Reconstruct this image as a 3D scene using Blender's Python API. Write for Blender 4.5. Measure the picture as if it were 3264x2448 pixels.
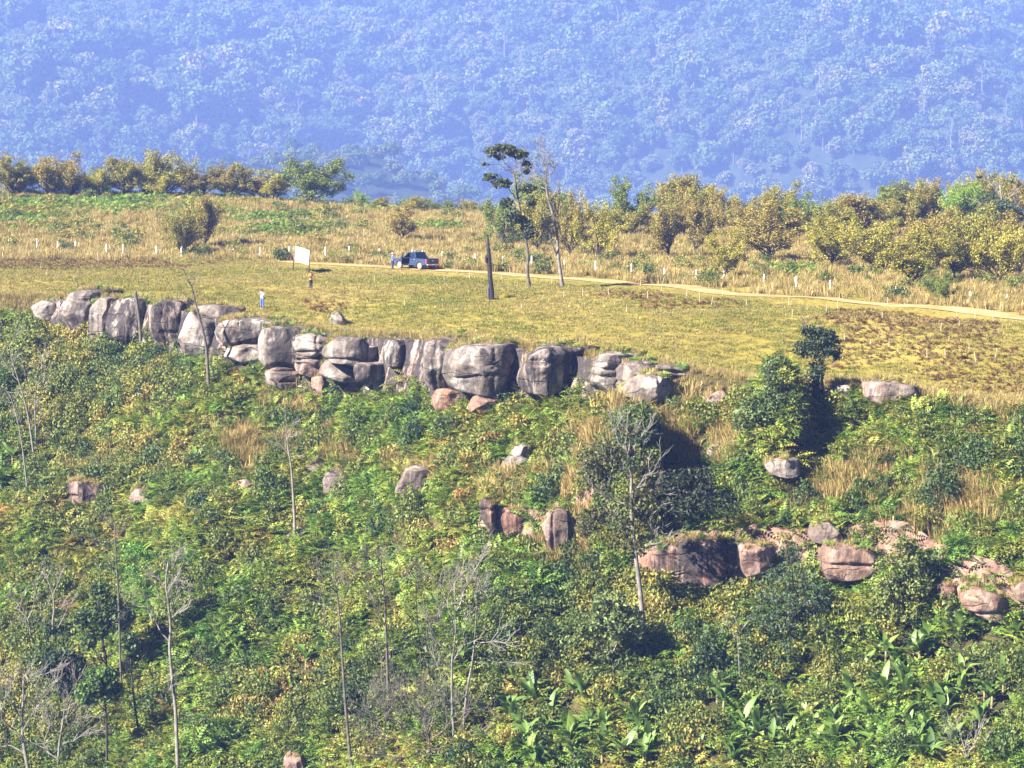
import bpy, bmesh, math, random
import numpy as np
from mathutils import Vector, Matrix

for _o in list(bpy.data.objects):
    bpy.data.objects.remove(_o, do_unlink=True)
SC = bpy.context.scene
COL = SC.collection

# ------------------------------------------------------------------ camera, sky, sun, exposure
F, U0, V0, HC = 9000.0, 1632.0, 288.0, 18.9        # focal length in photo pixels, image centre, horizon row, eye height (m)
cam_d = bpy.data.cameras.new("camera")
cam = bpy.data.objects.new("camera", cam_d); COL.objects.link(cam)
cam.location = (0, 0, HC); cam.rotation_euler = (math.radians(90), 0, 0)
cam_d.sensor_width = 36.0; cam_d.lens = 36.0 * F / 3264.0
cam_d.shift_y = -(1224.0 - V0) / 3264.0
cam_d.clip_start = 1.0; cam_d.clip_end = 6000.0
SC.camera = cam
SUN_EL, SUN_AZ = math.radians(36), math.radians(32)   # light travels towards +x, turned towards +y by SUN_AZ
TRAVEL = Vector((math.cos(SUN_EL) * math.cos(SUN_AZ), math.cos(SUN_EL) * math.sin(SUN_AZ), -math.sin(SUN_EL)))
world = bpy.data.worlds.new("World"); SC.world = world; world.use_nodes = True
wn = world.node_tree.nodes; wl = world.node_tree.links
sky_n = wn.new("ShaderNodeTexSky"); sky_n.sky_type = 'NISHITA'; sky_n.sun_disc = False
sky_n.sun_elevation = SUN_EL; sky_n.air_density = 0.18; sky_n.dust_density = 0.0; sky_n.ozone_density = 2.0
sky_n.sun_rotation = math.atan2(-TRAVEL.x, -TRAVEL.y)
wn["Background"].inputs["Strength"].default_value = 0.05
wl.new(sky_n.outputs[0], wn["Background"].inputs["Color"])
sun_d = bpy.data.lights.new("sun", 'SUN'); sun_d.energy = 5.0; sun_d.angle = math.radians(0.5); sun_d.color = (1.0, 0.94, 0.82)
sun = bpy.data.objects.new("sun", sun_d); COL.objects.link(sun)
sun.rotation_euler = TRAVEL.to_track_quat('-Z', 'Y').to_euler(); sun.location = (-200, -80, 260)
SC.view_settings.view_transform = 'Standard'; SC.view_settings.look = 'None'
SC.view_settings.exposure = 2.45; SC.view_settings.gamma = 1.0
SC.view_settings.use_curve_mapping = False
SC.render.engine = 'CYCLES'
SC.cycles.max_bounces = 3; SC.cycles.diffuse_bounces = 1; SC.cycles.transmission_bounces = 2
SC.cycles.volume_bounces = 0; SC.cycles.transparent_max_bounces = 4
SC.cycles.use_denoising = True
HAZE_DENSITY = 0.000185

# ------------------------------------------------------------------ small maths
def sstep(a, b, x):
    t = np.clip((np.asarray(x, float) - a) / (b - a), 0, 1)
    return t * t * (3 - 2 * t)

_tab = np.random.default_rng(77).random((64, 64, 64))
def vn3(x, y, z):
    x, y, z = np.broadcast_arrays(np.asarray(x, float), np.asarray(y, float), np.asarray(z, float))
    xi, yi, zi = np.floor(x).astype(int), np.floor(y).astype(int), np.floor(z).astype(int)
    fx, fy, fz = x - xi, y - yi, z - zi
    fx, fy, fz = fx*fx*(3-2*fx), fy*fy*(3-2*fy), fz*fz*(3-2*fz)
    g = lambda a, b, c: _tab[(xi+a) & 63, (yi+b) & 63, (zi+c) & 63]
    c00 = g(0,0,0)*(1-fx)+g(1,0,0)*fx; c10 = g(0,1,0)*(1-fx)+g(1,1,0)*fx
    c01 = g(0,0,1)*(1-fx)+g(1,0,1)*fx; c11 = g(0,1,1)*(1-fx)+g(1,1,1)*fx
    c0 = c00*(1-fy)+c10*fy; c1 = c01*(1-fy)+c11*fy
    return (c0*(1-fz)+c1*fz)*2-1
def vn2(x, y, seed=0):
    return vn3(x, y, seed * 3.37 + 0.5)
def fbm2(x, y, seed=0, octaves=3):
    s = 0; a = 1
    for i in range(octaves):
        s = s + a * vn2(np.asarray(x) * 2**i, np.asarray(y) * 2**i, seed + i * 5); a *= 0.5
    return s

# ------------------------------------------------------------------ terrain: plateau, scarp, hillside
# knots along the scarp: photo column, distance of lip, rows of lip / foot of upper scarp
KU = np.array([-700, 0, 400, 800, 1100, 1500, 2050, 2400, 2700, 3264, 4000.])
KD = np.array([286, 264, 253, 241, 233, 220, 210, 206, 204, 198, 190.])
KVL = np.array([930, 948, 958, 1020, 1070, 1085, 1155, 1220, 1232, 1295, 1360.])
KVF = np.array([1000, 1035, 1105, 1160, 1265, 1292, 1262, 1340, 1300, 1350, 1400.])
KX = (KU - U0) / F * KD
KZL = HC - (KVL - V0) / F * KD
KZF = HC - (KVF - V0) / F * (KD - 2)
# lower rock band: distance from lip, rows of its top and foot (a mere crease at the left)
KS2 = np.array([20, 20, 20, 20, 19, 17.5, 15, 14, 15.5, 16.5, 17.])
_v2t = np.array([0, 0, 0, 0, 0, 1590, 1660, 1690, 1690, 1865, 1950.])
_v2b = np.array([0, 0, 0, 0, 0, 1690, 1840, 1890, 1850, 1985, 2070.])
KZ2T = np.where(_v2t > 0, HC - (_v2t - V0) / F * (KD - KS2), KZF - 0.56 * (KS2 - 2))
KZ2B = np.where(_v2b > 0, HC - (_v2b - V0) / F * (KD - KS2 - 1.5), KZ2T - 0.9)

# noses added to the slope to shade the hollows beside them: right-hand side x, width, from/to distance below the lip, height
SHADE_NOSES = [((2035 - U0) / F * 195, 5.5, 7.5, 17.0, 5.0), ((2490 - U0) / F * 202, 4.5, 1.5, 8.5, 4.2)]
def edge_y(x): return np.interp(x, KX, KD) + 1.2 * vn2(np.asarray(x) * 0.12, 3.0, 4)
def ground(x, y):
    x = np.asarray(x, float); y = np.asarray(y, float)
    s = edge_y(x) - y
    zl = np.interp(x, KX, KZL); zf = np.interp(x, KX, KZF)
    s2 = np.interp(x, KX, KS2); z2t = np.interp(x, KX, KZ2T); z2b = np.interp(x, KX, KZ2B)
    # plateau
    bank = np.interp(x, [-70, -45, -14, 8, 40], [3.9, 3.5, 1.7, 0.7, 0.9])
    zp = zl * (1 - sstep(0, 34, -s)) ** 1.0
    zp = zp + bank * sstep(318, 395, y) + 0.22 * fbm2(x * 0.11, y * 0.11, 1) * sstep(0, 6, -s) * (1 - 0.75 * sstep(270, 300, y) * (1 - sstep(318, 330, y)))
    zp = zp - 48 * sstep(415, 620, y)
    # scarp and slope
    w = 2.0
    z1 = zl + (zf - zl) * np.clip(s / w, 0, 1) ** 0.8
    t = np.clip((s - w) / np.maximum(s2 - w, 1), 0, 1)
    zmid = zf + (z2t - zf) * t
    z2 = z2t + (z2b - z2t) * np.clip((s - s2) / 1.5, 0, 1)
    zlow = z2b - 0.57 * (s - s2 - 1.5)
    zlow = np.where(s > 85, z2b - 0.57 * (85 - s2 - 1.5) - 0.05 * (s - 85), zlow)
    zs = np.where(s < w, z1, np.where(s < s2, zmid, np.where(s < s2 + 1.5, z2, zlow)))
    lump = 1.0 * fbm2(x * 0.16, y * 0.2, 9) + 0.42 * vn2(x * 0.6, y * 0.6, 12)
    zs = zs + lump * sstep(1.5, 6, s)
    for x0, w0, sa, sb, A in SHADE_NOSES:
        zs = zs + A * sstep(x0 - w0, x0 - 0.3, x) * (1 - sstep(x0, x0 + 1.1, x)) * sstep(sa, sa + 2.5, s) * (1 - sstep(sb, sb + 1.6, s))
    return np.where(s < 0, zp, zs)

def px(u, v, d):
    """world point seen at photo pixel (u, v) at distance d"""
    return Vector(((u - U0) / F * d, d, HC - (v - V0) / F * d))
_ys = np.arange(140, 470, 0.2)
def hit(u, v):
    """ground point seen at photo pixel (u, v)"""
    x = (u - U0) / F * _ys; z = HC - (v - V0) / F * _ys
    below = z <= ground(x, _ys)
    i = int(np.argmax(below)) if below.any() else len(_ys) - 1
    y = _ys[i]
    xx = (u - U0) / F * y
    return Vector((xx, y, float(ground(xx, y))))

# zoom frames used while measuring the photograph: origin and magnification
ZF = {'D': (0, 0, 2212/3264), 'a': (0, 400, 2212/1100), 'b': (1000, 400, 2212/1100), 'c': (2064, 400, 2212/1200),
      'd': (0, 1100, 2212/1100), 'e': (1000, 1100, 2212/1100), 'f': (2064, 1100, 2212/1200), 'g': (0, 1623, 2212/1100),
      'h': (1000, 1623, 2212/1100), 'i': (2064, 1548, 2212/1200), 's': (780, 740, 2212/700), 't': (1200, 780, 2212/250),
      'p': (1450, 430, 1357/450), 'r': (1000, 1000, 2212/960)}
def uv(fr, x, y):
    o = ZF[fr]; return (o[0] + x / o[2], o[1] + y / o[2])

# ------------------------------------------------------------------ object helpers
def tag(o, label=None, cat=None, group=None, kind=None):
    if label: o["label"] = label
    if cat: o["category"] = cat
    if group: o["group"] = group
    if kind: o["kind"] = kind
    return o
def empty(name, loc=(0, 0, 0), rz=0.0):
    o = bpy.data.objects.new(name, None); COL.objects.link(o)
    o.location = loc; o.rotation_euler = (0, 0, rz); o.empty_display_size = 0.3
    return o
def obj(name, me, parent=None, loc=(0, 0, 0)):
    o = bpy.data.objects.new(name, me); COL.objects.link(o)
    if parent is not None: o.parent = parent
    o.location = loc
    return o
def copy_tree(o, parent=None):
    c = o.copy(); COL.objects.link(c); c.parent = parent
    for ch in o.children: copy_tree(ch, c)
    return c
class MB:
    def __init__(self): self.v = []; self.f = []; self.n = 0; self.m = []
    def add(self, verts, faces, mi=0):
        verts = np.asarray(verts, float).reshape(-1, 3)
        self.v.append(verts)
        for f in faces: self.f.append(tuple(int(i) + self.n for i in f)); self.m.append(mi)
        self.n += len(verts)
    def quads(self, verts, mi=0):                       # consecutive groups of four
        verts = np.asarray(verts, float).reshape(-1, 3); k = len(verts) // 4
        self.v.append(verts); b = self.n
        self.f.extend(map(tuple, (np.arange(4 * k).reshape(-1, 4) + b).tolist())); self.m.extend([mi] * k)
        self.n += len(verts)
    def tube(self, pts, rad, k=6, mi=0, cap=True):
        pts = np.asarray(pts, float); rad = np.asarray(rad, float); n = len(pts)
        T = np.gradient(pts, axis=0); T /= np.linalg.norm(T, axis=1)[:, None] + 1e-9
        ref = np.array([0.31, 0.95, 0.05]) if abs(T[0] @ np.array([0.31, 0.95, 0.05])) < 0.9 else np.array([1., 0, 0])
        A = np.cross(T, ref); A /= np.linalg.norm(A, axis=1)[:, None] + 1e-9
        B = np.cross(T, A)
        an = np.arange(k) * 2 * math.pi / k
        V = pts[:, None] + rad[:, None, None] * (A[:, None] * np.cos(an)[None, :, None] + B[:, None] * np.sin(an)[None, :, None])
        fs = []
        for i in range(n - 1):
            for j in range(k):
                j2 = (j + 1) % k
                fs.append((i*k+j, i*k+j2, (i+1)*k+j2, (i+1)*k+j))
        if cap: fs.append(tuple(range((n-1)*k, n*k))); fs.append(tuple(range(k))[::-1])
        self.add(V.reshape(-1, 3), fs, mi)
    def box(self, c, s, rz=0.0, mi=0, taper=(1, 1)):
        x, y, z = s[0]/2, s[1]/2, s[2]/2
        V = np.array([(-x,-y,-z),(x,-y,-z),(x,y,-z),(-x,y,-z),(-x*taper[0],-y*taper[1],z),(x*taper[0],-y*taper[1],z),(x*taper[0],y*taper[1],z),(-x*taper[0],y*taper[1],z)])
        cr, sr = math.cos(rz), math.sin(rz)
        V = np.stack([V[:,0]*cr-V[:,1]*sr, V[:,0]*sr+V[:,1]*cr, V[:,2]], 1) + np.asarray(c, float)
        self.add(V, [(3,2,1,0),(4,5,6,7),(0,1,5,4),(1,2,6,5),(2,3,7,6),(3,0,4,7)], mi)
    def mesh(self, name, *mats, smooth=False):
        me = bpy.data.meshes.new(name)
        V = np.concatenate(self.v) if self.v else np.zeros((0, 3))
        me.from_pydata(V.tolist(), [], self.f)
        for m in mats: me.materials.append(m)
        if len(mats) > 1: me.polygons.foreach_set('material_index', self.m)
        if smooth: me.polygons.foreach_set('use_smooth', [True] * len(me.polygons))
        me.update()
        return me
def grid_mesh(name, P, mat, smooth=True):
    r, c = P.shape[:2]
    idx = np.arange(r * c).reshape(r, c)
    q = np.stack([idx[:-1,:-1], idx[:-1,1:], idx[1:,1:], idx[1:,:-1]], -1).reshape(-1, 4)
    me = bpy.data.meshes.new(name)
    me.vertices.add(r * c); me.vertices.foreach_set('co', P.reshape(-1).astype(np.float32))
    me.loops.add(q.size); me.loops.foreach_set('vertex_index', q.reshape(-1).astype(np.int32))
    me.polygons.add(len(q)); me.polygons.foreach_set('loop_start', np.arange(0, q.size, 4, dtype=np.int32))
    me.polygons.foreach_set('use_smooth', np.full(len(q), smooth))
    me.update(calc_edges=True); me.validate()
    me.materials.append(mat)
    return me

# ------------------------------------------------------------------ materials
def nmat(name):
    m = bpy.data.materials.new(name); m.use_nodes = True
    nt = m.node_tree; nt.nodes.clear()
    return m, nt, (lambda t, **k: _node(nt, t, k)), nt.links.new
def _node(nt, t, k):
    n = nt.nodes.new(t)
    for a, b in k.items(): setattr(n, a, b)
    return n
def ramp(n, stops):
    e = n.color_ramp.elements
    while len(e) > 1: e.remove(e[-1])
    e[0].position = stops[0][0]; e[0].color = (*stops[0][1], 1)
    for p, c in stops[1:]:
        x = e.new(p); x.color = (*c, 1)
def plain(name, col, rough=0.6, metal=0.0, spec=0.3, var=0.12, scale=3.0):
    m, nt, N, L = nmat(name)
    out = N("ShaderNodeOutputMaterial"); b = N("ShaderNodeBsdfPrincipled")
    tc = N("ShaderNodeTexCoord"); no = N("ShaderNodeTexNoise"); no.inputs["Scale"].default_value = scale; no.inputs["Detail"].default_value = 4
    r = N("ShaderNodeValToRGB"); ramp(r, [(0.3, tuple(c*(1-var) for c in col)), (0.7, tuple(min(1, c*(1+var)) for c in col))])
    L(tc.outputs["Object"], no.inputs["Vector"]); L(no.outputs["Fac"], r.inputs[0]); L(r.outputs[0], b.inputs["Base Color"])
    b.inputs["Roughness"].default_value = rough; b.inputs["Metallic"].default_value = metal; b.inputs["Specular IOR Level"].default_value = spec
    L(b.outputs[0], out.inputs[0]); return m
def leaf_mat(name, stops, patch=0.12, trans=0.28, use_color=False, gloss=0.35, island=0.5):
    """foliage: colour from patches over the ground, from plant to plant and from leaf to leaf"""
    m, nt, N, L = nmat(name)
    out = N("ShaderNodeOutputMaterial")
    oi = N("ShaderNodeObjectInfo"); ge = N("ShaderNodeNewGeometry")
    if use_color:
        base = oi.outputs["Color"]
    else:
        no = N("ShaderNodeTexNoise"); no.inputs["Scale"].default_value = patch; no.inputs["Detail"].default_value = 3
        L(ge.outputs["Position"], no.inputs["Vector"])
        a = N("ShaderNodeMath", operation='MULTIPLY_ADD'); a.inputs[1].default_value = 0.55; L(oi.outputs["Random"], a.inputs[0])
        b = N("ShaderNodeMath", operation='MULTIPLY_ADD'); b.inputs[1].default_value = 1.6; b.inputs[2].default_value = -0.58; L(no.outputs["Fac"], b.inputs[0]); L(b.outputs[0], a.inputs[2])
        r = N("ShaderNodeValToRGB"); ramp(r, stops); L(a.outputs[0], r.inputs[0]); base = r.outputs[0]
    hsv = N("ShaderNodeHueSaturation")
    mv = N("ShaderNodeMapRange"); mv.inputs[3].default_value = 1 - island; mv.inputs[4].default_value = 1 + island
    L(ge.outputs["Random Per Island"], mv.inputs[0]); L(mv.outputs[0], hsv.inputs["Value"])
    mh = N("ShaderNodeMath", operation='MULTIPLY'); mh.inputs[1].default_value = 7.31; L(ge.outputs["Random Per Island"], mh.inputs[0])
    fr = N("ShaderNodeMath", operation='FRACT'); L(mh.outputs[0], fr.inputs[0])
    mh2 = N("ShaderNodeMapRange"); mh2.inputs[3].default_value = 0.475; mh2.inputs[4].default_value = 0.525; L(fr.outputs[0], mh2.inputs[0]); L(mh2.outputs[0], hsv.inputs["Hue"])
    L(base, hsv.inputs["Color"])
    p = N("ShaderNodeBsdfPrincipled"); p.inputs["Roughness"].default_value = 0.55; p.inputs["Specular IOR Level"].default_value = gloss
    tr = N("ShaderNodeBsdfTranslucent"); mx = N("ShaderNodeMixShader"); mx.inputs[0].default_value = trans
    L(hsv.outputs[0], p.inputs["Base Color"]); L(hsv.outputs[0], tr.inputs["Color"])
    L(p.outputs[0], mx.inputs[1]); L(tr.outputs[0], mx.inputs[2]); L(mx.outputs[0], out.inputs[0])
    return m
def rock_mat(name):
    """sandstone: pale body, dark vertical water streaks, lichen; obj.color[0] = redness, obj.color[1] = streak darkness, raised to paint shade on some rocks"""
    m, nt, N, L = nmat(name)
    out = N("ShaderNodeOutputMaterial"); b = N("ShaderNodeBsdfPrincipled"); b.inputs["Roughness"].default_value = 0.85; b.inputs["Specular IOR Level"].default_value = 0.2
    ge = N("ShaderNodeNewGeometry"); oi = N("ShaderNodeObjectInfo"); sp = N("ShaderNodeSeparateColor"); L(oi.outputs["Color"], sp.inputs[0])
    def noise(sx, sy, sz, detail, rough=0.6):
        mp = N("ShaderNodeMapping"); mp.inputs["Scale"].default_value = (sx, sy, sz); L(ge.outputs["Position"], mp.inputs[0])
        n = N("ShaderNodeTexNoise"); n.inputs["Scale"].default_value = 1.0; n.inputs["Detail"].default_value = detail; n.inputs["Roughness"].default_value = rough
        L(mp.outputs[0], n.inputs["Vector"]); return n.outputs["Fac"]
    body = N("ShaderNodeValToRGB"); ramp(body, [(0.34, (0.105, 0.08, 0.066)), (0.52, (0.22, 0.182, 0.158)), (0.68, (0.40, 0.355, 0.325))]); L(noise(0.5, 0.5, 0.7, 6), body.inputs[0])
    red = N("ShaderNodeValToRGB"); ramp(red, [(0.3, (0.10, 0.042, 0.03)), (0.5, (0.22, 0.11, 0.072)), (0.68, (0.36, 0.25, 0.19))]); L(noise(1.1, 1.1, 0.18, 5), red.inputs[0])
    mr = N("ShaderNodeMix", data_type='RGBA'); L(sp.outputs[0], mr.inputs[0]); L(body.outputs[0], mr.inputs[6]); L(red.outputs[0], mr.inputs[7])
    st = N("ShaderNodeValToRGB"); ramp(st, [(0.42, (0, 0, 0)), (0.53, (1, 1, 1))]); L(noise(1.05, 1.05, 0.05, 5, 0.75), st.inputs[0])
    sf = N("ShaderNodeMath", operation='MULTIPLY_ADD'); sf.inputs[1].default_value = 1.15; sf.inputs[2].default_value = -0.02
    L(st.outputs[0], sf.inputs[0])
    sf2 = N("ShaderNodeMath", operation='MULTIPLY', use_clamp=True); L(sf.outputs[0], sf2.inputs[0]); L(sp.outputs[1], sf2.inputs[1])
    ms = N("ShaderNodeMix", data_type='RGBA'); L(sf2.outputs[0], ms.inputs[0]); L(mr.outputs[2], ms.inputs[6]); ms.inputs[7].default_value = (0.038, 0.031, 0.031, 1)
    li = N("ShaderNodeValToRGB"); ramp(li, [(0.35, (0.62, 0.62, 0.62)), (0.6, (1.12, 1.12, 1.12))]); L(noise(3.5, 3.5, 3.5, 6, 0.7), li.inputs[0])
    ml = N("ShaderNodeMix", data_type='RGBA', blend_type='MULTIPLY'); ml.inputs[0].default_value = 1.0; L(ms.outputs[2], ml.inputs[6]); L(li.outputs[0], ml.inputs[7])
    # bedding cracks, thin, near horizontal and broken
    sx3 = N("ShaderNodeSeparateXYZ"); L(ge.outputs["Position"], sx3.inputs[0])
    w1 = N("ShaderNodeMath", operation='MULTIPLY_ADD'); w1.inputs[1].default_value = 0.62; L(sx3.outputs[2], w1.inputs[0])
    w0 = N("ShaderNodeMath", operation='MULTIPLY'); w0.inputs[1].default_value = 1.5; L(noise(0.22, 0.22, 0.3, 3, 0.5), w0.inputs[0]); L(w0.outputs[0], w1.inputs[2])
    w2 = N("ShaderNodeMath", operation='PINGPONG'); w2.inputs[1].default_value = 0.5; L(w1.outputs[0], w2.inputs[0])
    w3 = N("ShaderNodeMapRange"); w3.inputs[1].default_value = 0.012; w3.inputs[2].default_value = 0.035; L(w2.outputs[0], w3.inputs[0])
    wm = N("ShaderNodeMapRange"); wm.inputs[1].default_value = 0.48; wm.inputs[2].default_value = 0.58; L(noise(0.45, 0.45, 0.9, 3), wm.inputs[0])
    cr = N("ShaderNodeMath", operation='MAXIMUM'); L(w3.outputs[0], cr.inputs[0]); L(wm.outputs[0], cr.inputs[1])
    mc = N("ShaderNodeMix", data_type='RGBA', blend_type='MULTIPLY'); mc.inputs[0].default_value = 0.3; L(ml.outputs[2], mc.inputs[6]); L(cr.outputs[0], mc.inputs[7])
    L(mc.outputs[2], b.inputs["Base Color"])
    bu = N("ShaderNodeBump"); bu.inputs["Strength"].default_value = 0.7; bu.inputs["Distance"].default_value = 0.25
    hm = N("ShaderNodeMath", operation='MULTIPLY_ADD'); hm.inputs[1].default_value = 0.5
    L(cr.outputs[0], hm.inputs[0]); L(noise(2.2, 2.2, 1.6, 7, 0.65), hm.inputs[2]); L(hm.outputs[0], bu.inputs["Height"]); L(bu.outputs[0], b.inputs["Normal"])
    L(b.outputs[0], out.inputs[0]); return m
def ground_mat(name, stops, scale=0.25, fine=2.5, stretch=(1, 1, 1), stops2=None, bump=0.3):
    m, nt, N, L = nmat(name)
    out = N("ShaderNodeOutputMaterial"); b = N("ShaderNodeBsdfPrincipled"); b.inputs["Roughness"].default_value = 0.95; b.inputs["Specular IOR Level"].default_value = 0.05
    ge = N("ShaderNodeNewGeometry"); mp = N("ShaderNodeMapping"); mp.inputs["Scale"].default_value = stretch; L(ge.outputs["Position"], mp.inputs[0])
    n1 = N("ShaderNodeTexNoise"); n1.inputs["Scale"].default_value = scale; n1.inputs["Detail"].default_value = 5; L(mp.outputs[0], n1.inputs["Vector"])
    n2 = N("ShaderNodeTexNoise"); n2.inputs["Scale"].default_value = fine; n2.inputs["Detail"].default_value = 5; L(ge.outputs["Position"], n2.inputs["Vector"])
    ad = N("ShaderNodeMath", operation='MULTIPLY_ADD'); ad.inputs[1].default_value = 0.5; L(n2.outputs["Fac"], ad.inputs[0])
    hf = N("ShaderNodeMath", operation='MULTIPLY_ADD'); hf.inputs[1].default_value = 0.9; hf.inputs[2].default_value = -0.2; L(n1.outputs["Fac"], hf.inputs[0]); L(hf.outputs[0], ad.inputs[2])
    r = N("ShaderNodeValToRGB"); ramp(r, stops); L(ad.outputs[0], r.inputs[0]); L(r.outputs[0], b.inputs["Base Color"])
    bu = N("ShaderNodeBump"); bu.inputs["Strength"].default_value = bump; bu.inputs["Distance"].default_value = 0.2; L(n2.outputs["Fac"], bu.inputs["Height"]); L(bu.outputs[0], b.inputs["Normal"])
    L(b.outputs[0], out.inputs[0]); return m

M = {}
M['field'] = ground_mat('field_grass_soil', [(0.30, (0.13, 0.095, 0.022)), (0.42, (0.18, 0.15, 0.03)), (0.55, (0.22, 0.175, 0.04)), (0.7, (0.26, 0.19, 0.06))], 0.09, 1.5, (1, 0.35, 1))
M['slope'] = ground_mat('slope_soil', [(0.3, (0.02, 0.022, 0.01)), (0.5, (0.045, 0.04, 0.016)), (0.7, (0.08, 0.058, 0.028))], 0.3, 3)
M['track'] = ground_mat('track_earth', [(0.3, (0.22, 0.145, 0.065)), (0.5, (0.32, 0.22, 0.105)), (0.7, (0.38, 0.28, 0.15))], 0.4, 3)
M['mount'] = ground_mat('mountain_soil', [(0.3, (0.012, 0.02, 0.01)), (0.6, (0.03, 0.04, 0.016))], 0.05, 0.5)
M['scar'] = ground_mat('bare_red_soil', [(0.3, (0.42, 0.20, 0.10)), (0.6, (0.60, 0.33, 0.19))], 0.1, 0.8)
M['rock'] = rock_mat('sandstone')
M['bark_pale'] = plain('pale_bark', (0.145, 0.13, 0.115), 0.85, var=0.45, scale=2.0)
M['bark_grey'] = plain('grey_bark', (0.085, 0.07, 0.062), 0.9, var=0.45, scale=2.5)
M['bark_dark'] = plain('dark_bark', (0.035, 0.028, 0.024), 0.9, var=0.4)
M['char'] = plain('charred_wood', (0.022, 0.019, 0.02), 0.85, var=0.5, scale=4)
M['leaf_obj'] = leaf_mat('tree_leaves', None, use_color=True, trans=0.3, island=0.55)
M['fern'] = leaf_mat('fern_leaves', [(0.0, (0.07, 0.155, 0.02)), (0.35, (0.125, 0.21, 0.026)), (0.65, (0.20, 0.235, 0.032)), (0.86, (0.26, 0.225, 0.045)), (1.0, (0.31, 0.18, 0.05))], 0.10, 0.3)
M['scrub'] = leaf_mat('scrub_leaves', [(0.0, (0.026, 0.055, 0.014)), (0.35, (0.085, 0.115, 0.02)), (0.65, (0.18, 0.185, 0.03)), (0.9, (0.26, 0.205, 0.045)), (1.0, (0.27, 0.16, 0.05))], 0.09, 0.3)
M['dry'] = leaf_mat('dry_grass_blades', [(0.0, (0.22, 0.17, 0.05)), (0.5, (0.31, 0.235, 0.08)), (1.0, (0.40, 0.31, 0.13))], 0.2, 0.35, island=0.35)
M['fgrass'] = leaf_mat('field_grass_blades', [(0.0, (0.13, 0.15, 0.025)), (0.35, (0.205, 0.19, 0.045)), (0.65, (0.25, 0.21, 0.065)), (1.0, (0.28, 0.21, 0.085))], 0.07, 0.3, island=0.3, gloss=0.1)
M['bracken'] = leaf_mat('dead_bracken', [(0.0, (0.10, 0.05, 0.018)), (0.5, (0.155, 0.085, 0.028)), (1.0, (0.20, 0.12, 0.042))], 0.2, 0.3)
M['banana'] = leaf_mat('banana_leaves', [(0.0, (0.035, 0.085, 0.015)), (0.4, (0.085, 0.17, 0.024)), (0.8, (0.14, 0.23, 0.04)), (1.0, (0.24, 0.24, 0.06))], 0.5, 0.35, gloss=0.7, island=0.3)
M['stem'] = plain('banana_stem', (0.20, 0.17, 0.08), 0.8, var=0.4)
M['post'] = plain('white_concrete', (0.78, 0.77, 0.74), 0.8, var=0.08)
M['stake'] = plain('weathered_stake', (0.36, 0.30, 0.22), 0.9, var=0.3)
M['white'] = plain('white_paint', (0.85, 0.85, 0.85), 0.5, var=0.03)
M['wood'] = plain('dark_post_wood', (0.10, 0.07, 0.05), 0.9, var=0.3)

# ------------------------------------------------------------------ build the ground
E_XS = np.concatenate([np.arange(-150, -60, 3.0), np.arange(-60, 50, 0.7), np.arange(50, 151, 3.0)])
def ground_part(name, svals, mat, xs=None, lift=0.0):
    X, S = np.meshgrid(E_XS if xs is None else xs, svals)
    Y = edge_y(X) - S - lift
    return obj(name, grid_mesh(name, np.stack([X, Y, ground(X, Y + lift)], -1), mat))
eps = 1e-4
s_pl = -np.concatenate([[eps], np.geomspace(0.5, 60, 70), np.linspace(62, 200, 70), np.linspace(210, 420, 22)])
s_sl = np.concatenate([[eps], np.arange(.35, 22, 0.45), np.arange(22, 70, 0.8), np.linspace(72, 190, 16)])
tag(ground_part('plateau_ground', s_pl, M['field']), 'grassy plateau top running back from the cliff edge', 'ground', kind='structure')
s_sc = np.concatenate([[-.1], np.arange(0.2, 2.41, 0.2)])
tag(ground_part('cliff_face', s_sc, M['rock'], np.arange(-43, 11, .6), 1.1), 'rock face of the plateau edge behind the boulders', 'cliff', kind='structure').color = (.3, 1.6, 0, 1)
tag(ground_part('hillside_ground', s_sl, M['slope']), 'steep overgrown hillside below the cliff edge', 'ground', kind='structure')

# lower rock band, half buried
X, Q = np.meshgrid(np.arange(-2.4, 38, .5), np.linspace(-.15, 1.75, 12))
S_ = np.interp(X, KX, KS2) + Q; Y_ = edge_y(X) - S_
jut = .35 + .35 * vn2(X * .45, Q * .4, 91)
Zb = ground(X, Y_) + .12 * vn2(X * .9, Q * 2, 92)
tag(obj('lower_cliff_face', grid_mesh('lower_cliff_face', np.stack([X, Y_ - jut, Zb], -1), M['rock'])), 'reddish rock band half buried in plants across the right slope', 'cliff', kind='structure').color = (.8, .35, 0, 1)

# dirt track
TR = [(905, 835), (940, 837), (1000, 841), (1245, 853), (1400, 861), (1640, 874), (1850, 889), (2064, 906), (2308, 932), (2607, 953), (2878, 978), (3019, 988), (3176, 1002), (3264, 1013), (3500, 1040), (3900, 1080)]
tp = np.array([[(u - U0) / F * (F * HC / (v - V0)), F * HC / (v - V0)] for u, v in TR])
tt = np.linspace(0, len(tp) - 1, 260)
cx = np.interp(tt, range(len(tp)), tp[:, 0]); cy = np.interp(tt, range(len(tp)), tp[:, 1])
def smooth1(a, n=9):
    k = np.ones(n) / n; return np.convolve(np.pad(a, n // 2, mode='edge'), k, 'valid')
cx, cy = smooth1(cx), smooth1(cy)
TRACK = np.stack([cx, cy], 1)
tx, ty = np.gradient(cx), np.gradient(cy); ln = np.hypot(tx, ty); nx, ny = -ty / ln, tx / ln
offs = np.linspace(-1, 1, 9)
wid = 1.35 + 0.35 * vn2(tt * 0.6, 0.3, 6)
P = np.zeros((len(cx), 9, 3))
for j, o in enumerate(offs):
    P[:, j, 0] = cx + nx * o * wid; P[:, j, 1] = cy + ny * o * wid
    P[:, j, 2] = ground(P[:, j, 0], P[:, j, 1]) + 0.05 + 0.03 * (1 - abs(o))
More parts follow.
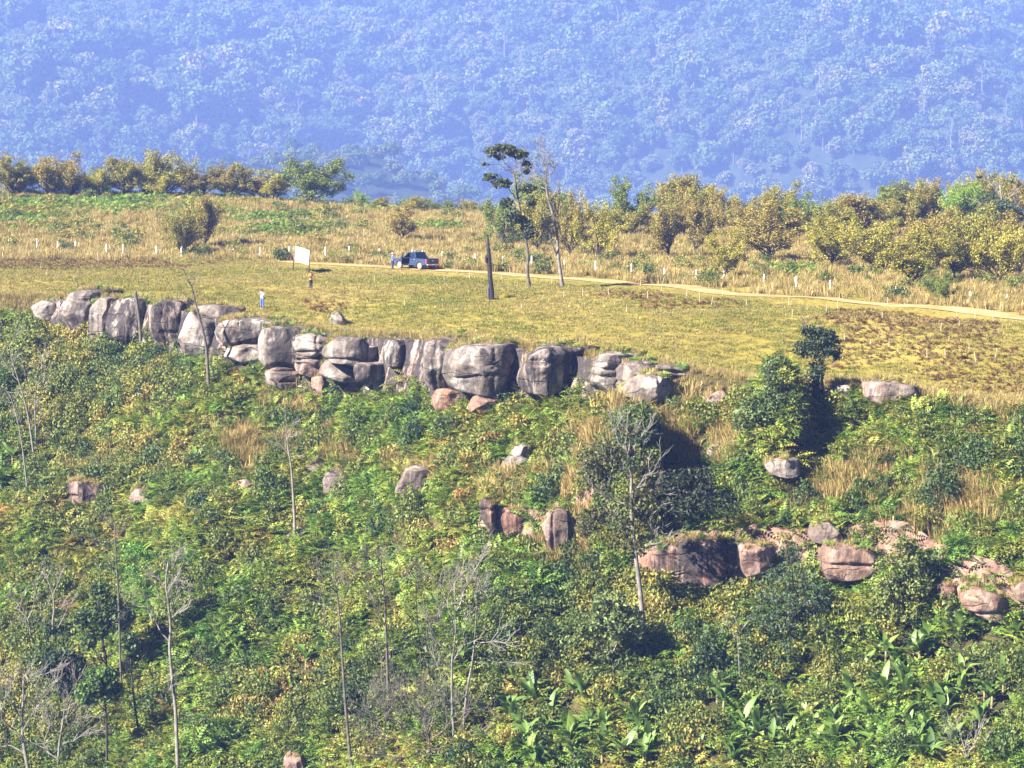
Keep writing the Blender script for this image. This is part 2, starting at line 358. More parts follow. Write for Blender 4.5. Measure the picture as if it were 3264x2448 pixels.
tag(obj('dirt_track', grid_mesh('dirt_track', P, M['track'])), 'pale dirt track crossing the plateau behind the grass field', 'track', kind='structure')

# ------------------------------------------------------------------ far hills
rng = np.random.default_rng(5)
def mount_h(x, y):
    x = np.asarray(x, float); y = np.asarray(y, float)
    rib = 175 * vn2((x + 0.45 * (y - 3150)) / 460.0, 1.3, 31) + 45 * vn2(x / 182.0, y / 350.0, 33)
    up = np.maximum(0, y - 3024 + rib)
    z = 0.76 * up * sstep(0, 154, up) + 11 * vn2(x / 70, y / 70, 35)
    z = -155 + 462 * (1 - np.exp(-z / 462.0))
    # nearer spur, lower left
    r = ((x + 175) / 210.0) ** 2 + ((y - 2464) / 168.0) ** 2
    z = np.maximum(z, -161 + 123 * np.exp(-r) + 8 * vn2(x / 56, y / 56, 36))
    return z
mx_ = np.arange(-1540, 1541, 25.0); my_ = np.concatenate([np.arange(606, 2180, 60.0), np.arange(2180, 4130, 22.0)])
X, Y = np.meshgrid(mx_, my_)
tag(obj('mountain', grid_mesh('mountain', np.stack([X, Y, mount_h(X, Y)], -1), M['mount'])), 'hazy forested mountainside filling the top of the view', 'mountain', kind='structure')

# ------------------------------------------------------------------ plant builders
def unit(a): return a / (np.linalg.norm(a, axis=-1, keepdims=True) + 1e-9)
def leaf_quads(C, A, Nn, Ln, Wd):
    """diamond leaves: centre, long axis, normal, length, width"""
    A = unit(A); B = unit(np.cross(A, Nn))
    Ln = np.asarray(Ln).reshape(-1, 1); Wd = np.asarray(Wd).reshape(-1, 1)
    N2 = np.cross(B, A)
    return np.stack([C - A * Ln / 2, C + B * Wd / 2 + N2 * Wd * 0.12, C + A * Ln / 2, C - B * Wd / 2 + N2 * Wd * 0.12], 1).reshape(-1, 3)
def clump_leaves(r, centres, radii, per, size, flat=0.6, up=0.35, narrow=0.55):
    """leaves gathered in clumps: gaussian balls round centres"""
    n = len(centres)
    c = np.repeat(centres, per, 0); rad = np.repeat(radii, per)[:, None]
    d = unit(r.normal(size=(n * per, 3)))
    rr = r.random((n * per, 1)) ** 0.45
    off = d * rr * rad; off[:, 2] *= flat
    C = c + off
    Nn = unit(d * 0.8 + r.normal(size=C.shape) * 0.6 + np.array([0, 0, up]))
    A = unit(np.cross(Nn, r.normal(size=C.shape)) + np.array([0, 0, -0.25]))
    L = size * r.uniform(0.6, 1.35, len(C))
    return leaf_quads(C, A, Nn, L, L * narrow)
def grow(r, p, d, length, rad, lev, maxlev, out, tips, spread=0.7, upb=0.12, kids=(2, 4), shrink=0.68, nseg=4, wob=0.16, start=0.35):
    p = np.array(p, float); d = unit(np.array(d, float)); pts = [p.copy()]; ds = [d.copy()]
    for i in range(nseg):
        d = unit(d + r.normal(size=3) * wob + np.array([0, 0, upb])); p = p + d * length / nseg
        pts.append(p.copy()); ds.append(d.copy())
    end = rad * (0.5 if lev < maxlev else 0.3)
    rs = np.linspace(rad, end, nseg + 1)
    out.append((np.array(pts), rs))
    if lev >= maxlev:
        tips.append(p.copy()); return
    k = r.integers(kids[0], kids[1] + 1)
    for q in range(k):
        f = 1.0 if q == 0 else r.uniform(start, 1.0)
        i = min(nseg, int(f * nseg)); 
        side = unit(np.cross(ds[i], r.normal(size=3)))
        nd = unit(ds[i] + side * spread * r.uniform(0.6, 1.2))
        grow(r, pts[i], nd, length * shrink * r.uniform(0.75, 1.2), max(rs[i] * (0.8 if q == 0 else 0.65), 0.016), lev + 1, maxlev, out, tips, spread, upb, kids, shrink, nseg, wob, start)
def tubes(mb, segs, scale=1.0, kmax=7):
    for pts, rs in segs:
        k = kmax if rs[0] > 0.12 else (5 if rs[0] > 0.05 else 3)
        mb.tube(pts, rs * scale, k, cap=rs[0] > 0.05)

# ------------------------------------------------------------------ mass plants: one object, many plants
def scatter(name, label, cat, pts, rot, scl, idx, protos):
    me = bpy.data.meshes.new(name); n = len(pts)
    me.vertices.add(n); me.vertices.foreach_set('co', np.asarray(pts, np.float32).reshape(-1))
    for an, tp_, data in (('rot', 'FLOAT_VECTOR', rot), ('scl', 'FLOAT_VECTOR', scl)):
        a = me.attributes.new(an, tp_, 'POINT'); a.data.foreach_set('vector', np.asarray(data, np.float32).reshape(-1))
    a = me.attributes.new('idx', 'INT', 'POINT'); a.data.foreach_set('value', np.asarray(idx, np.int32))
    me.update()
    o = obj(name, me); tag(o, label, cat, kind='stuff')
    ng = bpy.data.node_groups.new(name, 'GeometryNodeTree')
    ng.interface.new_socket('Geometry', in_out='INPUT', socket_type='NodeSocketGeometry')
    ng.interface.new_socket('Geometry', in_out='OUTPUT', socket_type='NodeSocketGeometry')
    N = ng.nodes.new; L = ng.links.new
    gi = N('NodeGroupInput'); go = N('NodeGroupOutput'); jo = N('GeometryNodeJoinGeometry')
    for pm in protos[::-1]:
        po = bpy.data.objects.new(name + '_source', pm)
        oi = N('GeometryNodeObjectInfo'); oi.inputs['Object'].default_value = po; oi.inputs['As Instance'].default_value = False
        gt = N('GeometryNodeGeometryToInstance'); L(oi.outputs['Geometry'], gt.inputs[0]); L(gt.outputs[0], jo.inputs[0])
    ip = N('GeometryNodeInstanceOnPoints'); ip.inputs['Pick Instance'].default_value = True
    L(gi.outputs[0], ip.inputs['Points']); L(jo.outputs[0], ip.inputs['Instance'])
    for an, tp_, so in (('rot', 'FLOAT_VECTOR', 'Rotation'), ('scl', 'FLOAT_VECTOR', 'Scale'), ('idx', 'INT', 'Instance Index')):
        na = N('GeometryNodeInputNamedAttribute'); na.data_type = tp_; na.inputs['Name'].default_value = an
        if so == 'Rotation':
            er = N('FunctionNodeEulerToRotation'); L(na.outputs['Attribute'], er.inputs[0]); L(er.outputs[0], ip.inputs[so])
        else:
            L(na.outputs['Attribute'], ip.inputs[so])
    L(ip.outputs[0], go.inputs[0])
    md = o.modifiers.new('plants', 'NODES'); md.node_group = ng
    return o

def fern_mesh(seed, mat, fronds=11, length=1.0):
    r = np.random.default_rng(seed); mb = MB(); qs = []
    for i in range(fronds):
        az = r.uniform(0, 2 * math.pi); el = r.uniform(0.6, 1.5); L = length * r.uniform(0.7, 1.25)
        h = np.array([math.cos(az), math.sin(az), 0]); n = 8
        t = np.linspace(0, 1, n + 1)
        ang = el - t * r.uniform(0.9, 1.7)
        st = np.stack([np.cos(ang)[:, None] * h + np.sin(ang)[:, None] * np.array([0, 0, 1])], 0)[0] * (L / n)
        p = np.cumsum(st, 0)
        side = np.array([-h[1], h[0], 0])
        for j in range(1, n + 1):
            wl_ = 0.34 * L * math.sin(math.pi * (0.12 + 0.85 * t[j])) ** 0.8 * (1.05 - 0.55 * t[j])
            T = unit(st[j])
            for sg in (-1, 1):
                a = unit(side * sg + T * 0.45 + np.array([0, 0, -0.25]))
                nn = unit(np.cross(a, T)) ; c = p[j] + a * wl_ * 0.5
                qs.append(leaf_quads(c[None], a[None], nn[None], [wl_], [0.115 * L]))
    mb.quads(np.concatenate(qs)); return mb.mesh('fern', mat)
def grass_mesh(seed, mat, blades, h, spread, width, lean=0.5):
    r = np.random.default_rng(seed); mb = MB(); V = []; Fc = []
    for i in range(blades):
        az = r.uniform(0, 2 * math.pi); b = np.array([math.cos(az), math.sin(az), 0]); rr = spread * math.sqrt(r.random())
        az2 = az + r.normal() * 0.8; dr = np.array([math.cos(az2), math.sin(az2), 0]); L = h * r.uniform(0.55, 1.2); le = lean * r.uniform(0.2, 1.3)
        p0 = b * rr; p1 = p0 + dr * le * L * 0.35 + np.array([0, 0, L * 0.6]); p2 = p0 + dr * le * L + np.array([0, 0, L * (1 - 0.35 * le)])
        sd = np.array([-dr[1], dr[0], 0]) * width * 0.5 if r.random() < 0.5 else np.array([r.normal(), r.normal(), 0]) * width * 0.5
        k = len(V); V += [p0 - sd, p0 + sd, p1 + sd * 0.8, p1 - sd * 0.8, p2]; Fc += [(k, k+1, k+2, k+3), (k+3, k+2, k+4)]
    mb.add(V, Fc); return mb.mesh('grass', mat)
def shrub_mesh(seed, mat, n_cl=16, per=14, rad=0.75, size=0.24, flat=0.85, twig=None):
    r = np.random.default_rng(seed); mb = MB()
    d = unit(r.normal(size=(n_cl, 3))); d[:, 2] = abs(d[:, 2])
    c = d * rad * r.uniform(0.45, 1.0, (n_cl, 1)) + np.array([0, 0, 0.25]); c[:, 2] *= flat * 1.15
    mb.quads(clump_leaves(r, c, r.uniform(0.22, 0.42, n_cl) * rad / 0.75, per, size))
    return mb.mesh('shrub', mat)

# ------------------------------------------------------------------ boulders (outlines measured on the photograph, real depth)
BOULDERS = []; TOPS = []; UP = 'boulders along the plateau edge'; LO = 'rocks of the lower cliff band'
def spline_closed(p, n):
    p = np.asarray(p, float); k = len(p); out = []
    for i in range(k):
        p0, p1, p2, p3 = p[i-1], p[i], p[(i+1) % k], p[(i+2) % k]
        t = np.linspace(0, 1, 12, endpoint=False)[:, None]
        out.append(0.5 * (2*p1 + (p2-p0)*t + (2*p0-5*p1+4*p2-p3)*t*t + (3*p1-p0-3*p2+p3)*t**3) * 0.45 + 0.55 * (p1 + (p2-p1)*t))
    o = np.concatenate(out); seg = np.linalg.norm(np.roll(o, -1, 0) - o, axis=1); cum = np.concatenate([[0], np.cumsum(seg)])
    s = np.linspace(0, cum[-1], n, endpoint=False); oo = np.vstack([o, o[:1]])
    return np.stack([np.interp(s, cum, oo[:, 0]), np.interp(s, cum, oo[:, 1])], 1)
def boulder(label, fr, poly, T=2.2, p=3.2, facet=None, k=1.6, red=0.0, dark=0.6, off=0.5, fwd=1.3, y=None, rough=1.0, name='boulder', group=None):
    pl = np.array([uv(fr, a, b) for a, b in poly]); BOULDERS.append([pl, 0])
    c = pl.mean(0)
    if y is None:
        h0 = hit(c[0], c[1]); y = h0.y + off - (fwd if T > 1.45 else 0.5)
    BOULDERS[-1][1] = y; p = 3.2 if p < 2.5 else p * (3.0 if group == LO else 2.0)
    K = 112
    grow_ = 1.10 if group == UP else 1.03
    ol = spline_closed(pl.mean(0) + (pl - pl.mean(0)) * grow_, K); cc = ol.mean(0)
    to = lambda q: np.stack([(q[:, 0] - U0) / F * y, HC - (q[:, 1] - V0) / F * y], 1)
    O = to(ol); Cc = to(cc[None])[0]
    size = max(np.ptp(O[:, 0]), np.ptp(O[:, 1]))
    front = [.12, .24, .36, .48, .58, .67, .75, .81, .86, .9, .935, .965, .985, .997]
    rings = [(q, -T * (1 - q ** p) ** (1 / p)) for q in front] + [(1.0, d_) for d_ in (-T * .45, -T * .2, 0, T * .3, T * .6)] + [(.97, T * .85), (.85, T * .97), (.5, T)]
    V = np.concatenate([np.stack([*(Cc + (O - Cc) * q).T[:1], np.full(K, y + d_), (Cc + (O - Cc) * q)[:, 1]], 1) for q, d_ in rings])
    nr = len(rings)
    V = np.concatenate([V, [[Cc[0], y - T, Cc[1]]], [[Cc[0], y + T, Cc[1]]]])
    if facet is not None:                                   # the face turns away to the right of a corner
        xa = (uv(fr, facet, 0)[0] - U0) / F * y
        dx = V[:, 0] - xa; sp = 0.035 * size
        V[:, 1] += np.minimum(min(1.25, k) * np.where(dx > 0, dx - sp * (1 - np.exp(-np.maximum(dx, 0) / sp)), 0), 4.5)
    cen = np.array([Cc[0], y, Cc[1]])
    rg = np.random.default_rng(len(BOULDERS))
    for q in range(10):                                     # broken flat faces
        nn = np.array([rg.normal() * .8, -1.0, rg.normal() * .7 + .1]); nn /= np.linalg.norm(nn)
        pr_ = (V - cen) @ nn; lim = rg.uniform(.80, .94) * pr_.max(); V = V - nn * np.maximum(pr_ - lim, 0)[:, None] * .95
    dirn = unit(V - cen)
    n1 = vn3(V[:, 0] / (0.35 * size) + 7, V[:, 1] / (0.35 * size), V[:, 2] / (0.28 * size))
    n2 = vn3(V[:, 0] * 1.1, V[:, 1] * 1.1 + 3, V[:, 2] * 1.5)
    n3 = vn3(V[:, 0] * 2.7, V[:, 1] * 2.7, V[:, 2] * 3.1 + 9)
    z0_ = O[:, 1].min(); hz_ = np.ptp(O[:, 1]); groove = 0
    for q in range(int(rg.integers(0, 3)) if size > 2.9 else 0):   # open bedding joints
        zc = z0_ + hz_ * rg.uniform(.12, .9); ln_z = V[:, 2] - zc + .18 * vn3(V[:, 0] * .5, V[:, 1] * .5, q * 4.1) - .06 * (V[:, 0] - Cc[0]) * rg.normal()
        groove = groove + np.exp(-(ln_z / .10) ** 2) * (vn3(V[:, 0] * .35 + q * 9, 0, 2.2) > -.35)
    for q in range(int(rg.integers(0, 2)) if size > 3 else 0):
        xc = Cc[0] + np.ptp(O[:, 0]) * rg.uniform(-.3, .3); groove = groove + .8 * np.exp(-((V[:, 0] - xc + .25 * vn3(0, V[:, 1] * .5, V[:, 2] * .6)) / .10) ** 2)
    disp = 0.035 * size * rough * n1 + 0.08 * rough * n2 + 0.045 * rough * n3 - 0.24 * np.minimum(groove, 1.2)
    V = V + dirn * disp[:, None] * np.array([0.5, 1.0, 0.5])
    fs = []
    for i in range(nr - 1):
        for j in range(K):
            j2 = (j + 1) % K; fs.append((i*K+j, i*K+j2, (i+1)*K+j2, (i+1)*K+j))
    n0 = nr * K
    for j in range(K):
        j2 = (j + 1) % K; fs.append((n0, j2, j)); fs.append(((nr-1)*K+j, (nr-1)*K+j2, n0+1))
    base = Vector((Cc[0], y, float(O[:, 1].min())))
    V = V - np.array(base)
    mb = MB(); mb.add(V, fs); me = mb.mesh(name, M['rock'], smooth=True)
    bm = bmesh.new(); bm.from_mesh(me); bmesh.ops.recalc_face_normals(bm, faces=bm.faces); bm.to_mesh(me); bm.free()
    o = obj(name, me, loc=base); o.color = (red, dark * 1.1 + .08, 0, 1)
    tag(o, label, 'boulder', group); TOPS.append((o, group))
    return o
LO = 'rocks of the lower cliff band'; SL = 'rocks on the overgrown slope'
boulder('small pale rock half hidden by shrubs, farthest left along the plateau edge', 'a', [(215,1160),(280,1125),(360,1140),(375,1200),(330,1245),(230,1225)], 1.6, dark=.3, group=UP)
boulder('large dome-shaped boulder with a light rounded top at the left end of the cliff', 'a', [(395,1230),(410,1140),(470,1080),(560,1062),(680,1070),(740,1105),(690,1130),(625,1150),(600,1200),(592,1290),(560,1330),(480,1300),(420,1260)], 2.4, 2.6, 540, 1.5, dark=.45, group=UP)
boulder('narrow upright boulder wedged right of the large dome-shaped boulder', 'a', [(585,1260),(595,1170),(640,1120),(700,1110),(745,1120),(712,1180),(700,1300),(695,1370),(620,1385),(590,1330)], 2.1, 2.6, dark=.45, off=.2, group=UP)
boulder('broad streaked boulder standing behind the branchless grey snag', 'a', [(700,1250),(715,1180),(760,1125),(850,1115),(930,1130),(975,1165),(955,1230),(935,1330),(900,1440),(820,1425),(740,1390),(705,1310)], 2.5, 2.6, 880, 1.6, dark=.75, group=UP)
boulder('brown boulder with a dark hollow in its upper right face', 'a', [(975,1230),(990,1170),(1040,1135),(1130,1130),(1220,1150),(1235,1230),(1200,1300),(1150,1370),(1120,1440),(1060,1460),(1020,1410),(990,1320)], 2.5, 2.6, 1110, 1.0, red=.25, dark=.75, group=UP)
boulder('low cracked ledge at the cliff top just below the person in white', 'a', [(1215,1200),(1260,1165),(1360,1152),(1480,1165),(1540,1190),(1510,1245),(1400,1265),(1290,1255),(1220,1240)], 1.8, 3.5, 1440, 1.2, dark=.35, off=1.2, group=UP)
boulder('pale triangular boulder behind the leaning bare tree', 'a', [(1152,1375),(1170,1320),(1200,1240),(1230,1190),(1280,1225),(1385,1255),(1405,1320),(1405,1405),(1330,1460),(1230,1475),(1175,1450)], 2.2, 2.4, 1330, 1.3, dark=.15, off=-.3, group=UP)
boulder('long overhanging slab bearing shadows of bare twigs', 'a', [(1400,1320),(1430,1260),(1540,1240),(1700,1245),(1860,1262),(1870,1330),(1710,1400),(1560,1382),(1440,1402),(1405,1370)], 2.3, 3.2, red=.15, dark=.6, off=.6, group=UP)
boulder('pale broken block under the overhanging slab', 'a', [(1450,1480),(1465,1425),(1560,1405),(1685,1415),(1680,1505),(1520,1500)], 1.5, 3.5, dark=.1, off=.2, rough=1.8, group=UP)
boulder('tall bright square block with black vertical streaks', 'a', [(1680,1470),(1678,1350),(1700,1305),(1760,1290),(1890,1298),(2040,1322),(1940,1345),(1905,1390),(1915,1480),(1890,1550),(1800,1545),(1720,1525)], 3.0, 3.4, 1890, 1.6, dark=.7, off=-.3, group=UP)
boulder('squat rock carrying the tall bright square block', 'd', [(1715,160),(1790,135),(1915,150),(1910,240),(1800,270),(1730,262),(1713,205)], 2.2, 3.0, red=.4, dark=.5, off=.2, group=UP)
boulder('smooth egg-shaped boulder with white top and dark underside', 'a', [(1885,1400),(1910,1350),(2000,1338),(2110,1345),(2128,1390),(2095,1442),(2010,1478),(1920,1462)], 2.4, 2.2, 2070, 1.2, dark=.15, off=-.5, group=UP)
boulder('thin flat layer under the egg-shaped boulder', 'a', [(1900,1492),(1920,1465),(2000,1480),(2105,1498),(2085,1528),(1960,1525),(1902,1510)], 2.0, 3.2, dark=.3, off=-.2, group=UP)
boulder('reddish block under the thin flat layer, left of the dark cave', 'a', [(1898,1525),(1950,1515),(2060,1522),(2072,1572),(2040,1608),(1960,1592),(1903,1565)], 1.9, 2.8, red=.5, dark=.5, off=0, group=UP)
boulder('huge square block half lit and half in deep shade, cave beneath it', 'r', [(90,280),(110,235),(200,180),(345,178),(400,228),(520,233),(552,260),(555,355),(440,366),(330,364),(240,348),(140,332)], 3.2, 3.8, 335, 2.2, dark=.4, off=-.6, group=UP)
boulder('shaded blue-grey boulder forming the right end of the huge square block', 'r', [(530,240),(545,195),(620,186),(760,193),(797,240),(782,310),(700,375),(555,366)], 2.6, 3.0, 545, 1.3, dark=.85, off=.9, group=UP)  # extra streaking paints shade into this boulder's colour
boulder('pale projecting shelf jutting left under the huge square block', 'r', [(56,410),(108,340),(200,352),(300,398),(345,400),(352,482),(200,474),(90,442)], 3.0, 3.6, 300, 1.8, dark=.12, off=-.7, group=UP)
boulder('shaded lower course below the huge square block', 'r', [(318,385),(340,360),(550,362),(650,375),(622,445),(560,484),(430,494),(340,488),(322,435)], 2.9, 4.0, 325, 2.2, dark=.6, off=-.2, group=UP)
boulder('flat pinkish back wall at the right of the dark cave', 'r', [(255,520),(330,498),(470,492),(560,488),(545,540),(460,610),(320,625),(235,600)], 1.0, 4.0, red=.75, dark=.1, off=1.3, group=UP)
boulder('slim curved rock pillar at the left of the dark cave', 'r', [(-10,470),(60,462),(84,500),(78,550),(98,608),(60,616),(20,548),(-8,530)], 1.4, 2.6, red=.7, dark=.3, off=-.6, group=UP)
boulder('bright white-faced boulder left of the broadest pale boulder, across a gap from the shaded block', 'r', [(820,370),(828,240),(850,203),(960,190),(1135,195),(1122,240),(1045,258),(1010,300),(995,400),(1020,480),(1065,532),(1000,556),(900,536),(848,508),(826,450)], 3.0, 3.4, 950, 1.5, dark=.55, off=-.2, group=UP)
boulder('broadest pale boulder with fine streaks in the middle of the cliff', 'r', [(970,420),(985,320),(1020,272),(1130,238),(1260,236),(1440,228),(1514,258),(1505,310),(1450,345),(1428,430),(1385,525),(1300,576),(1180,560),(1050,530),(998,484)], 3.3, 3.8, 1330, 2.4, dark=.42, off=-.8, group=UP)
boulder('orange-pink block under the bright white-faced boulder', 'r', [(878,630),(908,556),(990,550),(1065,578),(1092,640),(1070,700),(990,722),(905,692)], 2.0, 3.0, red=.9, dark=.1, off=0, group=UP)
boulder('ribbed pinkish block under the broadest pale boulder', 'r', [(1145,690),(1178,600),(1260,572),(1345,578),(1368,640),(1335,700),(1200,722)], 2.0, 2.8, red=.75, dark=.25, off=0, rough=1.6, group=UP)
boulder('dark purple-grey boulder sloping down to the right with a white chip on top', 'r', [(1518,480),(1540,400),(1590,310),(1680,255),(1760,243),(1900,260),(2035,265),(2015,320),(1955,390),(1905,450),(1835,525),(1760,576),(1640,560),(1560,545)], 3.2, 3.0, 1690, 2.0, red=.1, dark=.85, off=-.4, group=UP)
boulder('rounded grey boulder at the right end of the main boulder row', 'e', [(1783,205),(1800,120),(1850,65),(1930,53),(2060,72),(2120,95),(2010,110),(1945,170),(1930,230),(1915,290),(1830,262),(1790,245)], 2.6, 2.8, 1900, .9, dark=.5, group=UP)
boulder('low brownish boulder capped with grass right of the rounded grey boulder', 'e', [(1925,255),(1932,170),(1990,110),(2130,112),(2230,145),(2200,215),(2080,245),(1995,290),(1960,312)], 2.3, 2.8, 2080, .8, red=.2, dark=.45, off=.3, group=UP)
boulder('pale rough boulder with layered top, lowest at the right end of the boulder row', 'e', [(1963,295),(2010,240),(2080,193),(2160,188),(2240,215),(2275,290),(2210,345),(2100,378),(2010,405),(1973,352)], 2.2, 2.8, 2190, .8, dark=.12, off=-.3, rough=1.5, group=UP)
boulder('flat whitish rock sheet in the grass above the pale rough boulder', 'D', [(1375,800),(1420,787),(1470,792),(1490,806),(1450,815),(1400,812)], 1.2, 3.0, dark=.1, off=.4, rough=1.5, group=UP)
boulder('long rectangular brownish rock right of the cliff-edge tree shadow', 'f', [(1283,295),(1290,225),(1340,213),(1480,223),(1565,240),(1575,300),(1520,340),(1400,335),(1320,325)], 1.8, 4.0, red=.35, dark=.3, group=UP)
boulder('small pale rock lying in the shadow of the cliff-edge tree', 'f', [(1045,278),(1090,240),(1170,233),(1200,270),(1165,305),(1080,305)], 1.4, 2.8, dark=.1, group=UP)
boulder('square pale block below the dark hollow on the right slope', 'f', [(688,702),(720,675),(800,663),(882,670),(886,752),(820,772),(720,750)], 1.5, 4.2, dark=.1, off=.3, group=SL)
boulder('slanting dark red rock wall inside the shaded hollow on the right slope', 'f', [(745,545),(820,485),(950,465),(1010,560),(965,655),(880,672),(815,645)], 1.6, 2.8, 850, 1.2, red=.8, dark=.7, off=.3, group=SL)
boulder('broken pale rock left of the square pale block', 'f', [(335,645),(380,578),(435,585),(470,640),(430,690),(360,680)], 1.3, 2.6, red=.5, dark=.2, rough=1.6, group=SL)
boulder('flat rough rock beside the top of the big pale-trunked tree', 'f', [(-5,605),(60,558),(150,578),(165,622),(80,668),(-5,668)], 1.2, 3.0, red=.4, dark=.3, rough=1.6, group=SL)
boulder('grass-topped pinkish rock just below the grass field, right of the layered boulder', 'f', [(300,355),(340,300),(430,258),(455,290),(385,345),(365,410),(318,388)], 1.4, 2.6, red=.5, dark=.3, group=SL)
boulder('dark leaning column with an orange edge at the left end of the lower cliff', 'e', [(1063,1040),(1072,988),(1110,976),(1152,1010),(1168,1080),(1174,1150),(1192,1180),(1222,1238),(1150,1248),(1115,1175),(1080,1100)], 1.6, 2.6, 1125, 1.8, red=.6, dark=.6, off=-.2, group=LO)
boulder('rust-red streaked rock face beside the leaning column', 'e', [(1172,1090),(1190,1030),(1250,1033),(1330,1050),(1350,1023),(1394,1040),(1396,1200),(1375,1262),(1230,1240),(1190,1175)], 1.4, 4.0, red=.95, dark=.55, off=.2, group=LO)
boulder('grey and pink wedge narrowing downwards, right of the rust-red rock face', 'e', [(1462,1150),(1500,1088),(1540,1038),(1622,1066),(1628,1245),(1565,1268),(1545,1330),(1503,1322),(1487,1212)], 1.5, 3.2, red=.55, dark=.45, off=0, group=LO)
boulder('long deeply shaded red wall behind the pale-trunked tree', 'f', [(-60,1190),(150,1138),(340,1118),(545,1138),(560,1250),(600,1360),(500,1450),(350,1432),(150,1392),(-40,1350)], 2.0, 4.5, red=.85, dark=.7, off=1.6, group=LO)  # wall colour darkened to stand in for part of its shade
boulder('sunlit white-streaked strip at the right end of the shaded red wall', 'f', [(530,1150),(585,1148),(705,1178),(722,1255),(660,1340),(610,1380),(548,1310)], 1.9, 3.5, red=.6, dark=.15, off=.1, group=LO)
boulder('rounded cap rock perched on the bright pinkish cliff block', 'f', [(952,1112),(970,1060),(1010,1028),(1060,1033),(1112,1080),(1150,1142),(1112,1166),(1040,1150),(963,1145)], 1.8, 2.6, 1100, .8, red=.35, dark=.35, off=-.2, group=LO)
boulder('brightest pinkish-white cliff block under the rounded cap rock', 'f', [(1015,1230),(1030,1178),(1070,1163),(1200,1168),(1312,1198),(1356,1262),(1325,1335),(1200,1358),(1060,1372),(1028,1312)], 2.0, 3.6, 1210, .5, red=.65, dark=.12, off=-.1, group=LO)
boulder('pale orange cliff block above the bananas near the right edge', 'f', [(1836,1450),(1900,1408),(1980,1433),(2072,1468),(2115,1530),(2085,1606),(1960,1588),(1848,1524)], 1.8, 3.4, 2010, .6, red=.8, dark=.12, off=.1, rough=1.5, group=LO)
boulder('small reddish slab left of the pale orange cliff block', 'f', [(1696,1388),(1780,1398),(1815,1450),(1785,1526),(1728,1526),(1702,1450)], 1.3, 3.0, red=.8, dark=.3, off=.2, group=LO)
boulder('pinkish rock cut by the right edge of the photo', 'f', [(2145,1430),(2180,1385),(2240,1380),(2270,1450),(2240,1500),(2165,1490)], 1.3, 2.8, red=.6, dark=.2, off=.2, group=LO)
boulder('small upright white stone right of the pale tree trunk', 'f', [(6,1462),(24,1403),(50,1408),(58,1502),(20,1524)], .6, 2.6, red=.3, dark=.05, off=.2, group=LO)
boulder('slender pointed pink stone in the undergrowth left of the pale tree trunk', 'h', [(1738,565),(1755,490),(1770,455),(1785,500),(1788,585),(1760,600)], .5, 2.4, red=.8, dark=.1, off=.1, group=LO)
boulder('dark brown boulder capped with dry grass on the left slope', 'd', [(415,965),(448,880),(510,862),(590,878),(685,888),(698,950),(625,1015),(560,1072),(500,1045),(436,985)], 1.8, 3.0, 560, .5, red=.55, dark=.7, off=.3, group=SL)
boulder('low pale wedge-shaped rock right of the dark brown boulder', 'd', [(816,1005),(850,940),(880,912),(965,938),(1006,980),(996,1032),(900,1020),(828,1036)], 1.3, 2.6, red=.4, dark=.25, off=.2, group=SL)
boulder('little pinkish rock under the big dry grass tussock', 'd', [(1505,930),(1520,870),(1570,858),(1630,880),(1640,930),(1580,960)], 1.0, 2.8, red=.4, dark=.3, off=.2, group=SL)
boulder('squarish cracked grey rock in the middle of the slope', 'e', [(66,855),(90,808),(160,796),(205,830),(222,922),(130,966),(76,982)], 1.5, 3.4, red=.2, dark=.4, off=.2, group=SL)
boulder('isolated rounded grey boulder with a notched left shoulder', 'e', [(526,925),(560,860),(590,798),(660,762),(742,788),(784,860),(764,905),(690,956),(640,992),(556,966)], 1.8, 3.0, 720, .8, red=.15, dark=.4, off=.2, group=SL)
boulder('light grey leaning slab above the dry grass cap', 'e', [(1186,796),(1230,718),(1290,648),(1330,633),(1398,657),(1390,722),(1300,768),(1220,802)], 1.3, 2.8, dark=.25, off=.2, group=SL)
boulder('smooth dark rock at the foot of the straight snag', 'd', [(1824,1268),(1848,1200),(1920,1156),(2004,1178),(2036,1222),(1964,1262),(1880,1282)], 1.4, 2.4, 1930, .6, red=.2, dark=.8, off=.2, group=SL)
boulder('dull brownish rock upslope of the squarish cracked grey rock', 'd', [(1955,815),(1990,750),(2045,728),(2085,760),(2060,815),(2010,845)], 1.2, 2.8, red=.35, dark=.5, off=.2, group=SL)
boulder('small rose-coloured rock beside the fork of the straight snag', 'd', [(1768,700),(1775,645),(1805,640),(1830,690),(1820,745),(1785,745)], .8, 2.8, red=.7, dark=.2, off=.2, group=SL)
boulder('pinkish rock cut by the bottom edge of the photo', 'g', [(1815,1680),(1830,1580),(1870,1548),(1930,1570),(1955,1640),(1940,1720),(1860,1740)], 1.2, 3.0, red=.5, dark=.2, off=.2, group=SL)
lr = boulder('leaning whitish rock lying alone on the grass near the cliff edge', 's', [(860,885),(888,812),(940,796),(972,830),(1004,872),(1034,904),(1074,912),(1128,944),(1062,968),(980,960),(900,940)], .9, 3.0, 1010, .9, dark=.08, y=hit(*uv('s', 985, 935)).y)

